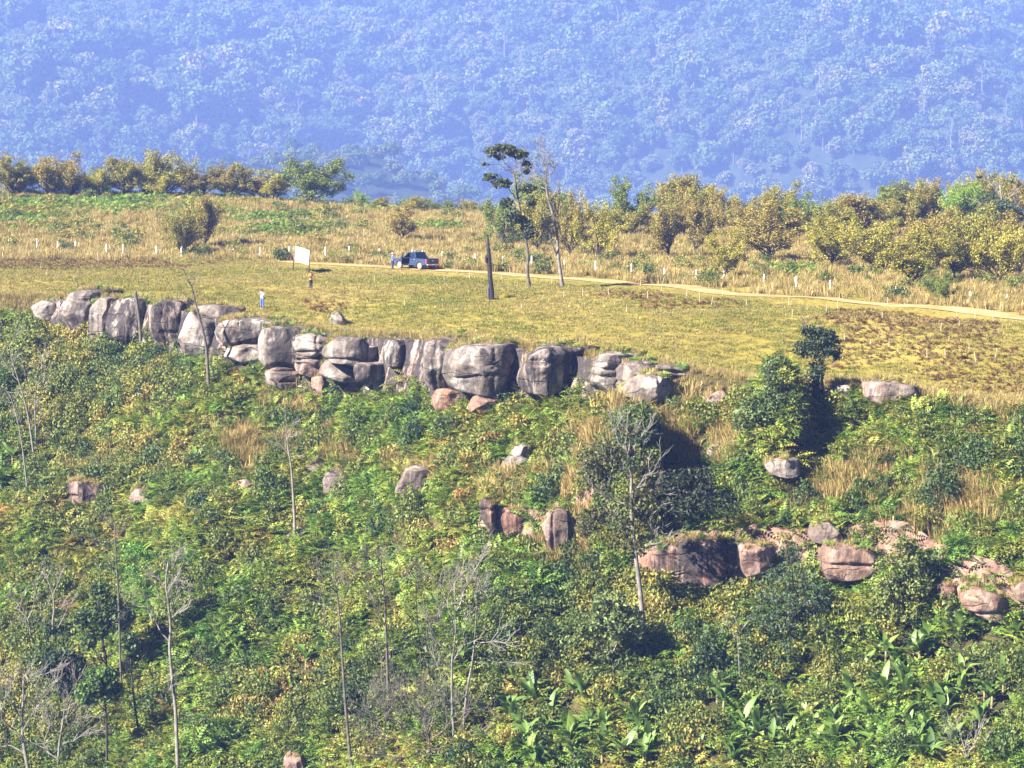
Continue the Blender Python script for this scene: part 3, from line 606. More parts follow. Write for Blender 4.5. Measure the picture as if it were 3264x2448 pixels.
# keep plants off the rock faces
def clear_of_rocks(pts, h, margin=20.0):
    u = U0 + F * pts[:, 0] / pts[:, 1]; v = V0 + F * (HC - pts[:, 2] - h) / pts[:, 1]
    keep = np.ones(len(pts), bool)
    for pl, y in BOULDERS:
        sel = (u > pl[:, 0].min()) & (u < pl[:, 0].max()) & (v > pl[:, 1].min()) & (v < pl[:, 1].max()) & (pts[:, 1] < y + 0.5)
        if not sel.any(): continue
        ii = np.where(sel)[0]; x_, y_ = u[ii], v[ii]; ins = np.zeros(len(ii), bool)
        vmax = pl[:, 1].max()
        for a in range(len(pl)):
            x1, y1 = pl[a]; x2, y2 = pl[a-1]
            c = ((y1 > y_) != (y2 > y_)) & (x_ < (x2 - x1) * (y_ - y1) / (y2 - y1 + 1e-9) + x1)
            ins ^= c
        ins &= y_ < vmax - margin
        keep[ii[ins]] = False
    return keep

# ------------------------------------------------------------------ forest on the far mountainside and spur
M['forest'] = leaf_mat('forest_leaves', [(0.0, (0.035, 0.075, 0.024)), (0.35, (0.08, 0.13, 0.036)), (0.65, (0.13, 0.165, 0.05)), (0.92, (0.19, 0.18, 0.07)), (1.0, (0.23, 0.20, 0.10))], 0.02, 0.25, island=0.22, gloss=0.03)
def forest_parts(seed, tall=1.0, airy=1.0):
    r = np.random.default_rng(seed)
    H = 8.6 * tall; nl = r.integers(12, 17)
    lob = unit(r.normal(size=(nl, 3))); lob[:, 2] = np.abs(lob[:, 2]) * 1.1 - 0.35
    lc = lob * np.array([4.4, 4.4, 4.2]) * r.uniform(0.5, 1.0, (nl, 1)) + np.array([0, 0, H - 4.5])
    cs, rs = [], []
    for c in lc:
        R = r.uniform(1.7, 2.7); k = 9
        d = unit(r.normal(size=(k, 3)) + np.array([0, 0, 0.35])); cs.append(c + d * R * 0.75); rs.append(np.full(k, R * 0.55))
    cs = np.concatenate(cs); rs = np.concatenate(rs)
    if airy < 1: keep = r.random(len(cs)) < airy; cs, rs = cs[keep], rs[keep]
    cq = clump_leaves(r, cs, rs, 24, 0.95, 0.8, 0.4, 0.8)
    segs = []
    trunk = np.array([(0, 0, -3), (r.normal() * .2, 0, H * .3), (r.normal() * .5, r.normal() * .4, H * .6), (r.normal() * .8, 0, H * .8)])
    segs.append((trunk, np.array([0.45, 0.38, 0.3, 0.2])))
    for c in lc[:3]: segs.append((np.stack([trunk[2], (trunk[2] + c) / 2 + r.normal(size=3) * .4, c]), np.array([0.15, 0.1, 0.05])))
    return segs, cq
FOR = []
for i in range(7):
    segs, cq = forest_parts(100 + i, [1, 1.15, .85, 1.3, 1, .9, 1.5][i], [1, 1, 1, .8, .9, 1, .55][i])
    a = MB(); tubes(a, segs, kmax=5); tm = a.mesh('forest_trunk', M['bark_grey'])
    b = MB(); b.quads(cq); cm = b.mesh('forest_crown', M['forest'])
    c = MB(); c.quads(cq, 0); k0 = c.n
    for pts, rs in segs: c.tube(pts, rs, 4, 1)
    FOR.append((tm, cm, c.mesh('forest_tree', M['forest'], M['bark_grey'])))
gx, gy = np.meshgrid(np.arange(-900, 901, 19.0), np.arange(2630, 3810, 14.0))
fx = (gx + rng.uniform(-10, 10, gx.shape)).ravel(); fy = (gy + rng.uniform(-7.7, 7.7, gy.shape)).ravel()
fz = mount_h(fx, fy); okf = fz > -180
sx_ = rng.uniform(-670, 460, 3000); sy_ = rng.uniform(2100, 2690, 3000); sz_ = mount_h(sx_, sy_); oks = sz_ > -157
kept = []                                                   # spur trees whose crowns only just touch
for i in np.where(oks)[0]:
    if all((sx_[i]-sx_[j])**2 + (sy_[i]-sy_[j])**2 > 15.4**2 for j in kept): kept.append(i)
vx_ = rng.uniform(-730, 730, 1500); vy_ = rng.uniform(1700, 3010, 1500); vz_ = mount_h(vx_, vy_)
keepv = [i for i in range(1500) if vz_[i] < -120]
big = np.where(rng.random(okf.sum()) < .18, 1.6, 1.0) * (1 + .3 * vn2(fx[okf] / 84, fy[okf] / 84, 81))
fs_ = np.concatenate([(1.65 + 1.5 * rng.random(okf.sum()) ** 1.4) * big, rng.uniform(1.1, 1.9, len(kept)), rng.uniform(1.25, 1.95, len(keepv))])
fx = np.concatenate([fx[okf], sx_[kept], vx_[keepv]]); fy = np.concatenate([fy[okf], sy_[kept], vy_[keepv]]); fz = mount_h(fx, fy)
SCARS = [(uv('D', 503, 295), 2443, 30, 26), (uv('D', 437, 343), 2380, 26, 20)]
for (su, sv), sd, wu, hv in SCARS:
    fu = U0 + F * fx / fy; fv = V0 + F * (HC - fz - 11) / fy
    drop = (np.abs(fu - su) < wu + 20) & (fv > sv - 40) & (fv < sv + 90) & (fy < sd + 16)
    fx, fy, fz, fs_ = fx[~drop], fy[~drop], fz[~drop], fs_[~drop]
fi = rng.integers(0, 7, len(fx)); fr_ = rng.uniform(0, 2 * math.pi, len(fx))
fu = U0 + F * fx / fy; fv = V0 + F * (HC - fz - 8 * fs_) / fy
inview = (fu > 20) & (fu < 3244) & (fv > 10) & (fv < 600)
rank = np.where(inview, fs_ / fy, 0); order = np.argsort(-rank)[:300]
solo = np.zeros(len(fx), bool); solo[order] = True
def third(u): return 'left' if u < 1088 else ('middle' if u < 2176 else 'right')
def far_tree(name, i, p, rz, s, label, group, sz=1.0):
    t = empty(name, p, rz); t.scale = (s, s, s * sz)
    obj('trunk', FOR[i][0], t); obj('crown', FOR[i][1], t)
    tag(t, label, 'tree', group); return t
for j in order:
    lab = ('blue-hazed broad tree on the low wooded spur' if fy[j] < 2690 else 'blue-hazed broadleaf tree in the dense forest of the far mountainside') + ', %s third of the photo' % third(fu[j])
    far_tree('forest_tree', int(fi[j]), (fx[j], fy[j], fz[j]), fr_[j], float(fs_[j]), lab, 'trees of the far hazy forest, %s third' % third(fu[j]))
rest = ~solo
scatter('mountain_forest', 'dense blue-hazed forest covering the far mountainside', 'forest', np.stack([fx, fy, fz], 1)[rest],
        np.stack([0*fx, 0*fx, fr_], 1)[rest], np.repeat(fs_[rest][:, None], 3, 1), fi[rest], [q[2] for q in FOR])
# bare red earth scars on the spur
for n_, ((su, sv), sd, wu, hv) in enumerate(SCARS):
    p0 = px(su, sv, sd); w_, h_ = wu / F * sd, hv / F * sd * 1.6
    a_ = np.linspace(0, 2 * math.pi, 28, endpoint=False)
    rad = 1 + 0.3 * vn2(a_ * 1.3, 0.2, 40 + n_)
    mb = MB(); rings = []
    for q in np.linspace(0.05, 1, 7):
        X_ = p0.x + np.cos(a_) * rad * q * w_ + np.sin(a_) * 0.5 * q * h_; Yq = sd + np.sin(a_) * rad * q * h_
        rings.append(np.stack([X_, Yq, mount_h(X_, Yq) + 3.8 - 1.8 * q * q], 1))
    V_ = np.concatenate(rings); fsq = [(i*28+j, i*28+(j+1) % 28, (i+1)*28+(j+1) % 28, (i+1)*28+j) for i in range(6) for j in range(28)] + [tuple(range(28))[::-1]]
    mb.add(V_, fsq)
    tag(obj('bare_soil', mb.mesh('bare_soil', M['scar'], smooth=True)), ['larger upper orange bare earth scar on the wooded spur', 'lower orange bare earth scar on the wooded spur'][n_], 'soil', kind='structure')
# pale bare trunks standing out of the far forest
PB = []
for i in range(3):
    r = np.random.default_rng(300 + i); out = []; tips = []
    tr = np.array([(0, 0, -2), (.2, 0, 6), (.1, .2, 12), (.5, 0, 17)]); out.append((tr, np.array([.5, .42, .35, .25])))
    for q in range(5): grow(r, tr[2] + (tr[3] - tr[2]) * q / 4, unit(r.normal(size=3) + np.array([0, 0, .8])), 4, .2, 0, 1, out, tips)
    a = MB(); tubes(a, out[:1], kmax=5); b = MB(); tubes(b, out[1:], kmax=4)
    c = MB(); c.quads(clump_leaves(r, np.array(tips), np.full(len(tips), 1.1), 7, .9))
    PB.append((a.mesh('pale_trunk', M['bark_pale']), b.mesh('pale_limbs', M['bark_pale']), c.mesh('pale_crown', M['forest'])))
pale_spots = [(1632+850/1.355, 110/1.355), (1632+1330/1.355, 395/1.355), (1632+2030/1.355, 430/1.355), (1632+1895/1.355, 650/1.355), (1632+1780/1.355, 500/1.355), (1632+2135/1.355, 500/1.355), (1632+40/1.355, 300/1.355), (1632+1250/1.355, 600/1.355), (1632+1745/1.355, 130/1.355),
              (590/1.355, 200/1.355), (290/1.355, 660/1.355), (710/1.355, 440/1.355), (530/1.355, 440/1.355), (1290/1.355, 520/1.355), (200/1.355, 500/1.355), (2180/1.355, 240/1.355), (430/1.355, 690/1.355)]
pale_spots.sort()
ORD = 'first second third fourth fifth sixth seventh eighth ninth tenth eleventh twelfth thirteenth fourteenth fifteenth sixteenth seventeenth eighteenth nineteenth twentieth'.split()
def ordinal(n):
    if n < 20: return ORD[n]
    t = ['', '', 'twenty', 'thirty', 'forty', 'fifty', 'sixty', 'seventy', 'eighty', 'ninety'][(n + 1) // 10]; q = (n + 1) % 10
    return t[:-1] + 'ieth' if q == 0 else t + '-' + ORD[q - 1]
_my = np.arange(2240, 4060, 4.0)
def mhit(u, v):
    x = (u - U0) / F * _my; z = HC - (v - V0) / F * _my; b = z <= mount_h(x, _my) + 2
    i = int(np.argmax(b)) if b.any() else len(_my) - 1
    return x[i], _my[i]
for j, (u_, v_) in enumerate(pale_spots):
    x_, y_ = mhit(u_, v_ + 40)
    t = empty('pale_trunked_tree', (x_, y_, float(mount_h(x_, y_)) + 4), j * 1.3); s_ = 1.9 + 0.2 * (j % 4); t.scale = (s_ * .8, s_ * .8, s_)
    obj('trunk', PB[j % 3][0], t); obj('branches', PB[j % 3][1], t); obj('crown', PB[j % 3][2], t)
    tag(t, 'bare whitish trunk standing out of the far hazy forest, %s from the left' % ordinal(j), 'tree', 'pale trunks in the far forest')

# ------------------------------------------------------------------ small trees on the plateau
def plateau_tree_meshes(seed, bushy):
    """about 6 m tall and 6 m wide, vase of limbs from a short trunk"""
    r = np.random.default_rng(seed); out = []; tips = []
    tr = [np.zeros(3) + np.array([0, 0, -0.3])]; p = np.zeros(3)
    for i in range(3): p = p + np.array([r.normal() * .1, r.normal() * .1, 0.5 if not bushy else 0.25]); tr.append(p.copy())
    out.append((np.array(tr), np.linspace(0.13, 0.09, 4)))
    nb = r.integers(8, 11)
    for q in range(nb):
        az = q * 2 * math.pi / nb + r.normal() * .3; el = r.uniform(0.15, 1.35)
        d = np.array([math.cos(az) * math.cos(el), math.sin(az) * math.cos(el), math.sin(el)])
        grow(r, tr[1 + q % 3], d, r.uniform(1.5, 2.3), 0.07, 0, 2, out, tips, 0.55, 0.16, (3, 4), 0.72)
    tips = np.array(tips); mid = np.concatenate([o[0][2:4] for o in out[1:]])
    mid = mid[r.random(len(mid)) < 0.35]
    C = np.concatenate([tips, mid]); C = C[C[:, 2] > (0.25 if bushy else .6)]
    hgt = C[:, 2].max(); wid_ = np.percentile(np.abs(C[:, 0]), 95)
    a = MB(); tubes(a, out[:1]); b = MB(); tubes(b, out[1:]); c = MB()
    c.quads(clump_leaves(r, C, r.uniform(.3, .6, len(C)), 52, .165, .9, .2, .5))
    return a.mesh('trunk', M['bark_dark']), b.mesh('branches', M['bark_dark']), c.mesh('crown', M['leaf_obj']), hgt + .3, wid_ + .35
PT = [plateau_tree_meshes(40 + i, i in (1, 4)) for i in range(6)]
YEL, BRN, GRN, BRT, OLV, ORG = (0.28, 0.25, 0.035), (0.24, 0.19, 0.042), (0.16, 0.20, 0.035), (0.19, 0.29, 0.03), (0.23, 0.21, 0.035), (0.29, 0.175, 0.045)
def plateau_tree(fr, cx_, cy_, w, h, base, col, label, i, d=None, k=1.0):
    u_, vb = uv(fr, cx_, base); z = ZF[fr][2]
    g = hit(u_, vb) if d is None else None
    y_ = g.y if d is None else d; x_ = (u_ - U0) / F * y_; z_ = float(ground(x_, y_))
    vt = uv(fr, cx_, cy_ - h / 2)[1]; top = HC - (vt - V0) / F * y_
    H = max(top - z_, 1.5) * (1.14 if fr == 'a' else 1.0); W = w / z / F * y_
    tm, bm_, cm, hh, ww = PT[i % 6]
    t = empty('plateau_tree', (x_, y_, z_), (i * 2.4) % 6.28); t.scale = (W / 2 / ww * 1.28, W / 2 / ww * 1.28, H / hh)
    obj('trunk', tm, t); obj('branches', bm_, t); c = obj('crown', cm, t)
    c.color = (col[0] * k, col[1] * k, col[2] * k, 1)
    tag(t, label, 'tree', 'trees on the plateau'); return t
TREES = [
 ('a', 85, 330, 210, 270, 455, YEL, 'yellow-green bushy tree at the far left end of the tree row'),
 ('a', 330, 325, 290, 260, 460, BRN, 'dark rusty-brown bushy tree beside the pale bare earth at far left'),
 ('a', 635, 365, 180, 170, 452, YEL, 'low yellowish bush-tree right of the pale bare earth'),
 ('a', 790, 345, 190, 240, 465, OLV, 'upright olive tree next to the low yellowish bush-tree'),
 ('a', 1085, 330, 290, 290, 470, OLV, 'tallest olive-green tree of the left tree clump'),
 ('a', 1310, 365, 250, 230, 475, BRN, 'brown tree in the middle of the left tree clump'),
 ('a', 1470, 370, 190, 220, 478, OLV, 'golden-brown tree at the right side of the left tree clump'),
 ('a', 1680, 425, 190, 170, 502, ORG, 'small orange-brown tree between the left clump and the broad green tree'),
 ('a', 1990, 372, 390, 320, 530, GRN, 'broad dense green tree standing left of the bright green sapling'),
 ('a', 1320, 600, 200, 230, 790, BRN, 'thin brownish tree in front of the fern bank, upper of a pair'),
 ('a', 1170, 650, 220, 180, 835, OLV, 'thin olive tree by the fence, lower of a pair before the fern bank'),
 ('b', 290, 470, 125, 145, 548, BRT, 'small bright green sapling beside the distant white roof'),
 ('b', 565, 590, 195, 205, 745, BRN, 'lone small brown tree behind the pickup'),
 ('b', 1000, 515, 115, 100, 562, YEL, 'little pale yellow tree on the horizon left of the tall slender tree'),
 ('b', 1215, 575, 240, 290, 785, GRN, 'pale green tree behind the tall slender leafy tree'),
 ('b', 1430, 565, 220, 310, 820, YEL, 'yellow tree between the tall slender tree and the leafless tree'),
 ('b', 1640, 525, 140, 240, 855, BRN, 'narrow brown tree right behind the leafless tall tree'),
 ('b', 1820, 565, 260, 330, 860, YEL, 'full yellow-olive tree right of the narrow brown tree'),
 ('b', 2060, 455, 230, 270, 800, GRN, 'blue-green tree rising above the yellow trees'),
 ('b', 2000, 625, 270, 260, 875, OLV, 'olive tree in front of the blue-green tree'),
 ('c', 130, 565, 240, 300, 788, BRN, 'brown tree with two dark stems at the start of the right tree belt'),
 ('c', 280, 565, 180, 310, 765, BRN, 'second brown tree of the right tree belt'),
 ('c', 440, 440, 150, 200, 760, BRN, 'spiky-topped brown tree rising behind the right tree belt'),
 ('c', 455, 705, 260, 330, 905, YEL, 'yellow-green slender tree leaning over the fence in the right tree belt'),
 ('c', 715, 625, 330, 400, 808, BRN, 'large dark brown tree behind a dark low shrub in the right belt'),
 ('c', 915, 490, 250, 210, 800, GRN, 'soft green tree topping the middle of the right belt'),
 ('c', 1085, 650, 250, 330, 835, YEL, 'yellow-green tree with hanging leaves in the middle of the right belt'),
 ('c', 1255, 530, 270, 280, 800, BRN, 'round rusty-brown treetop behind the yellow-green trees'),
 ('c', 1370, 705, 330, 320, 865, YEL, 'broad lime-yellow tree near the fence gap'),
 ('c', 1460, 490, 180, 210, 790, OLV, 'dull green treetop right of the round rusty-brown one'),
 ('c', 1560, 765, 330, 350, 950, YEL, 'big olive-yellow tree leaning close to the track'),
 ('c', 1700, 610, 280, 300, 860, BRN, 'hazy brown tree behind the big olive-yellow tree'),
 ('c', 1800, 765, 260, 320, 918, OLV, 'olive tree with a dark straight trunk left of the far right trees'),
 ('c', 1850, 400, 175, 150, 700, BRT, 'thin branch tree with fresh green tufts at far right'),
 ('c', 2040, 745, 270, 330, 930, YEL, 'yellowish tree in front of the dark tree at the right edge'),
 ('c', 1720, 885, 180, 200, 1050, GRN, 'small olive-green tree standing right beside the track'),
 ('c', 2190, 650, 220, 300, 900, BRN, 'brown tree cut by the right edge of the photo'),
 ('c', 1960, 560, 260, 260, 850, OLV, 'grey-olive tree in front of the dark leafy tree at right'),
 ('c', 620, 480, 220, 200, 760, OLV, 'faint olive treetop behind the large dark brown tree'),
]
BACK = {2: 395, 'x': 0}
for i, T_ in enumerate(TREES):
    fr, cx_, cy_, w, h, base, col, lab = T_
    d = None
    if fr == 'a' and base < 540: d = 398 + (i * 37) % 9
    if lab.startswith(('small bright green sapling', 'little pale')): d = 404
    if 'treetop' in lab or 'spiky' in lab or 'blue-green' in lab or 'soft green' in lab or 'branch tree' in lab: d = 352 + (i * 13) % 14
    plateau_tree(fr, cx_, cy_, w, h, base, col, lab, i, d, 0.85 + 0.3 * ((i * 7) % 5) / 5)
# filler trees that close the belt at the back, right of the leafless tree
r_ = np.random.default_rng(9); back_us = np.sort(np.concatenate([r_.uniform(1700, 3300, 22)]))
for j, u_ in enumerate(back_us):
    d = r_.uniform(345, 385); x_ = (u_ - U0) / F * d; z_ = float(ground(x_, d)); i = int(r_.integers(0, 6)); H = r_.uniform(5.0, 7.5)
    t = empty('plateau_tree', (x_, d, z_), r_.uniform(0, 6)); sw = r_.uniform(2.2, 3.4) / PT[i][4]; t.scale = (sw, sw, H / PT[i][3])
    obj('trunk', PT[i][0], t); obj('branches', PT[i][1], t); c = obj('crown', PT[i][2], t)
    q = [BRN, OLV, OLV, GRN][int(r_.integers(0, 4))]; c.color = (*q, 1)
    tag(t, 'tree half hidden at the back of the right-hand belt, %s from the left' % ordinal(j), 'tree', 'trees at the back of the belt')

lf_us = np.sort(np.concatenate([r_.uniform(0, 1080, 13), r_.uniform(1150, 1600, 6)]))
for j, u_ in enumerate(lf_us):
    low = u_ > 1100; d = r_.uniform(396, 412); x_ = (u_ - U0) / F * d; z_ = float(ground(x_, d)); i = [1, 4, 0, 2][int(r_.integers(0, 4))]; H = r_.uniform(1.6, 2.8) if low else r_.uniform(3.2, 5.2)
    t = empty('plateau_tree', (x_, d, z_), r_.uniform(0, 6)); sw = (r_.uniform(1.2, 2.0) if low else r_.uniform(2.2, 3.2)) / PT[i][4]; t.scale = (sw, sw, H / PT[i][3])
    obj('trunk', PT[i][0], t); obj('branches', PT[i][1], t); c = obj('crown', PT[i][2], t)
    c.color = (*[YEL, OLV, OLV, BRN, GRN][int(r_.integers(0, 5))], 1)
    tag(t, ('low bushy tree on the bare middle of the horizon' if low else 'bushy tree filling the left horizon clump') + ', %s from the left' % ordinal(j - (13 if low else 0)), 'tree', 'bushy trees on the horizon')

# ------------------------------------------------------------------ named trees with measured trunks
def hero(name, label, fr, trunk, w, branches=(), twig=None, foliage=(), bark='bark_grey', col=GRN, leaf=.22, seed=1, d=None, dens=1.0, cat='tree', group=None, topw=.45, sink=.5, deep=.8):
    r = np.random.default_rng(seed); z = ZF[fr][2]
    ub, vb = uv(fr, *trunk[0])
    if d is None: d = hit(ub, vb).y
    base = px(ub, vb, d); m = d / F / z                       # metres per zoom pixel
    loc = lambda q, dy=0.0: np.array([(q[0] - trunk[0][0]) * m, dy, -(q[1] - trunk[0][1]) * m])
    pts = [loc(q) for q in trunk]; pts[0] = pts[0] + np.array([0, 0, -sink])
    pts = np.array(pts)
    tt_ = np.linspace(0, 1, len(pts)); tf = np.linspace(0, 1, len(pts) * 3)
    sm = np.stack([np.interp(tf, tt_, pts[:, k]) for k in range(3)], 1); sm[1:-1] = (sm[:-2] + sm[1:-1] * 2 + sm[2:]) / 4
    R = w * m / 2 * .85
    rr = R * (1 - (1 - topw) * tf) * (1 + .25 * np.exp(-tf * 14))
    t = empty(name, base)
    a = MB(); a.tube(sm, rr, 9); obj('trunk', a.mesh('trunk', M[bark], smooth=True), t)
    out = []; tips = []
    for b_ in branches:
        L_ = len(b_); sgn = r.choice([-1, 1]) * r.uniform(.3, 1.0)
        tot = sum(math.dist(b_[i], b_[i+1]) for i in range(L_ - 1)) * m
        bp = np.array([loc(q, sgn * deep * tot * .5 * i / max(L_ - 1, 1)) for i, q in enumerate(b_)])
        fr0 = 1 - np.clip((bp[0, 2] + sink) / (pts[-1, 2] + sink), 0, 1)
        r0 = max(R * (topw + (1 - topw) * fr0) * .62, .045)
        tb = np.linspace(0, 1, L_); t2 = np.linspace(0, 1, L_ * 2); bp2 = np.stack([np.interp(t2, tb, bp[:, k]) for k in range(3)], 1)
        bp2[1:-1] += r.normal(size=(len(bp2) - 2, 3)) * .03 * tot
        out.append((bp2, np.linspace(r0, r0 * .42, len(bp2)))); tips.append(bp2[-1])
        if twig:
            lev, num, ln_ = twig
            for q in range(num):
                f = r.uniform(.3, 1); i = min(len(bp2) - 1, int(f * len(bp2))); dr = bp2[i] - bp2[max(i - 1, 0)]
                grow(r, bp2[i], unit(unit(dr + 1e-6) + r.normal(size=3) * .55 + np.array([0, 0, .25])), ln_ * r.uniform(.5, 1.1), max(r0 * .42 * (1.1 - f * .6), .026), 0, lev, out, tips, .55, .08, (2, 3), .7, 3)
    if twig:
        lev, num, ln_ = twig
        for q in range(num):
            i = len(sm) - 1 - int(r.uniform(0, .3) * len(sm)); grow(r, sm[i], unit(r.normal(size=3) * .7 + np.array([0, 0, .9])), ln_ * r.uniform(.6, 1.1), max(rr[i] * .42, .028), 0, lev, out, tips, .55, .08, (2, 3), .7, 3)
    if out:
        b = MB(); tubes(b, out); obj('branches', b.mesh('branches', M[bark]), t)
    if foliage:
        if name == 'tall_tree': foliage = [(a_, b_, c_ * 1.3, d_ * 1.35) for a_, b_, c_, d_ in foliage]
        cs, rs = [], []
        for (x, y_, rx, ry) in foliage:
            n = max(7, int(rx * ry * m * m * 22.0 * dens))
            dd = unit(r.normal(size=(n, 3))) * r.random((n, 1)) ** .4
            cs.append(loc((x, y_), r.normal() * rx * m * .15) + dd * np.array([rx * m * .92, rx * m * .8, ry * m * .9])); rs.append(np.full(n, min(.38, .25 * ry * m + .12)))
        c = MB(); c.quads(clump_leaves(r, np.concatenate(cs), np.concatenate(rs), 12, leaf * 1.05, .8, .3, .6))
        o = obj('crown', c.mesh('crown', M['leaf_obj']), t); o.color = (*col, 1)
    tag(t, label, cat, group)
    return t
DK = (0.045, 0.075, 0.03)
hero('tall_tree', 'tall slender tree with flat dark leafy tufts beside the track', 'p', [(725,1470),(692,1300),(706,1180),(690,1040),(655,920),(630,750),(610,640),(595,540),(575,400),(555,335)], 38,
     [[(555,340),(470,260),(430,200),(330,165)], [(575,350),(600,250),(560,170)], [(565,360),(640,270),(690,200)], [(605,650),(540,570),(500,510),(430,460),(330,430)], [(612,610),(660,560),(720,520)], [(600,500),(655,420),(650,360),(690,300)], [(560,370),(470,300),(300,285)]], (1, 4, .9),
     [(350,165,48,40),(480,135,85,36),(600,185,85,36),(440,215,40,18),(690,290,36,30),(675,350,34,20),(340,405,52,32),(455,460,85,36),(690,510,75,28),(560,785,65,60),(500,650,48,34),(700,915,42,75),(735,640,38,42),(290,285,24,8),(640,815,40,30)], 'bark_grey', (0.06, 0.075, 0.03), .25, 11, dens=6.5)
hero('bare_tall_tree', 'leafless pale-trunked tree right of the tall slender leafy tree', 'p', [(1042,1460),(1010,1300),(990,1150),(985,950),(945,780),(905,640),(880,540),(880,430)], 42,
     [[(880,480),(800,410),(700,350),(650,310)], [(880,430),(840,360),(780,280),(720,240)], [(885,430),(940,360),(945,290),(920,210),(880,165)], [(880,400),(860,300),(830,230),(810,190)], [(872,520),(790,470),(760,430)], [(980,1160),(940,1050),(890,900)], [(985,920),(1000,800),(990,720)], [(900,620),(960,560),(980,520)]], (3, 6, 1.1),
     [(1000,870,22,60),(985,780,18,40)], 'bark_pale', OLV, .18, 12)
# charred trunk
_b = uv('p', 350, 1585); _h = hit(*_b); _m = _h.y / F / ZF['p'][2]
mb = MB(); prof = [(350,1590,30),(352,1500,27),(340,1400,24),(335,1300,23),(328,1200,24),(322,1100,18),(316,1020,13),(317,975,7),(317,955,2)]
cen_ = np.array([((x - 350) * _m, 0.05 * math.sin(i * 2.1), (1585 - y) * _m) for i, (x, y, w) in enumerate(prof)]); cen_[0, 2] -= .4
mb.tube(cen_, np.array([w * _m for _, _, w in prof]), 10)
t = empty('charred_tree', _h); obj('trunk', mb.mesh('trunk', M['char'], smooth=False), t)
sb = MB(); sb.tube([(-.25, -.1, -.2), (-.30, -.1, .9), (-.22, -.08, 1.5)], [.16, .12, .02], 6); obj('broken_base', sb.mesh('broken_base', M['bark_grey']), t)
sb = MB(); sb.tube([((305-350)*_m, -.1, (1585-1230)*_m), ((300-350)*_m, -.15, (1585-1180)*_m), ((304-350)*_m, -.05, (1585-1150)*_m)], [.10, .13, .03], 5); obj('stub', sb.mesh('stub', M['char']), t)
tag(t, 'charred black spear-shaped tree trunk standing in the grass', 'tree trunk')
hero('dark_leafy_tree', 'dark green leafy tree with pale limbs at the far right of the belt', 'c', [(2058,800),(2062,700),(2075,560),(2085,450),(2070,350)], 26, [[(2075,560),(2000,480),(1900,430)],[(2085,450),(2150,400),(2190,360)],[(2080,420),(2020,340),(1980,310)]], (1, 4, 1.2),
     [(2060,480,120,70),(2150,520,70,60),(1990,560,90,60),(2080,580,100,50),(1990,420,60,40),(2140,330,20,14),(2030,300,30,10),(1950,300,20,8)], 'bark_pale', DK, .26, 13, d=340, dens=1.5)
# cliff and slope trees
hero('cliff_edge_tree', 'dark round-crowned tree with an ivy-clad trunk on the cliff edge', 'c', [(1032,1655),(1035,1560),(1020,1480),(1012,1380),(1000,1300)], 26, [[(1010,1380),(960,1290),(920,1190),(900,1150)],[(1010,1340),(1060,1270)],[(1005,1320),(990,1240)]], (2, 4, .9),
     [(1020,1290,110,95),(920,1310,70,60),(1070,1240,60,50),(960,1215,80,45),(985,1440,55,90),(985,1560,55,90),(1080,1330,55,50)], 'bark_grey', (0.032, 0.05, 0.02), .24, 14, dens=2.6, d=hit(*uv('c', 1032, 1600)).y - 1.0)
hero('leaning_bare_tree', 'slender leaning bare tree in front of the pale triangular boulder', 'a', [(1342,1750),(1336,1659),(1326,1450),(1310,1350),(1275,1220),(1250,1130),(1232,1040),(1195,965)], 28, [[(1232,1040),(1265,950),(1255,880)],[(1250,1150),(1205,1110),(1165,1075)],[(1235,1050),(1200,1000),(1185,940)]], (1, 3, .5), [], 'bark_grey', seed=15, topw=.3)
hero('broken_snag', 'branchless broken grey snag in front of the streaked boulders', 'a', [(908,1500),(905,1450),(898,1300),(885,1180),(872,1100),(868,1060)], 30, [], None, [], 'bark_grey', seed=16, topw=.6)
hero('straight_snag', 'tall straight grey snag with a small fork in the middle of the left slope', 'd', [(1893,1305),(1888,1100),(1876,900),(1866,760),(1848,680),(1840,590)], 24, [[(1850,690),(1825,665),(1795,640)],[(1845,640),(1850,580),(1838,520)]], (2, 5, .9), [(1850,560,60,70)], 'bark_pale', ORG, .08, 17, dens=.5, topw=.4)
LT = 'pale thin trees at the left edge'
hero('pale_thin_tree', 'tallest thin pale tree at the left edge of the slope', 'd', [(226,805),(215,690),(182,450),(150,330),(120,230),(75,90),(60,0)], 18, [[(182,450),(170,330),(130,200),(125,80)],[(120,230),(60,160),(20,120)],[(200,560),(230,420),(225,250),(240,120)]], (2, 5, 1.2), [], 'bark_pale', seed=18, group=LT, topw=.3)
hero('pale_thin_tree', 'thin curved pale tree left of the tallest thin pale tree', 'd', [(188,990),(168,860),(140,620),(112,480),(72,330),(10,260)], 15, [[(112,480),(60,380),(0,340)],[(140,620),(120,520),(90,420)]], (2, 4, 1.0), [], 'bark_pale', seed=19, group=LT, topw=.3)
hero('pale_thin_tree', 'thin upright pale tree right of the tallest thin pale tree', 'd', [(222,700),(230,560),(226,400),(228,250),(250,120)], 13, [[(230,540),(262,470),(270,430)],[(226,400),(260,300),(280,220)]], (2, 4, 1.0), [], 'bark_pale', seed=20, group=LT, topw=.3)
BT = 'bare trees on the lower slope'
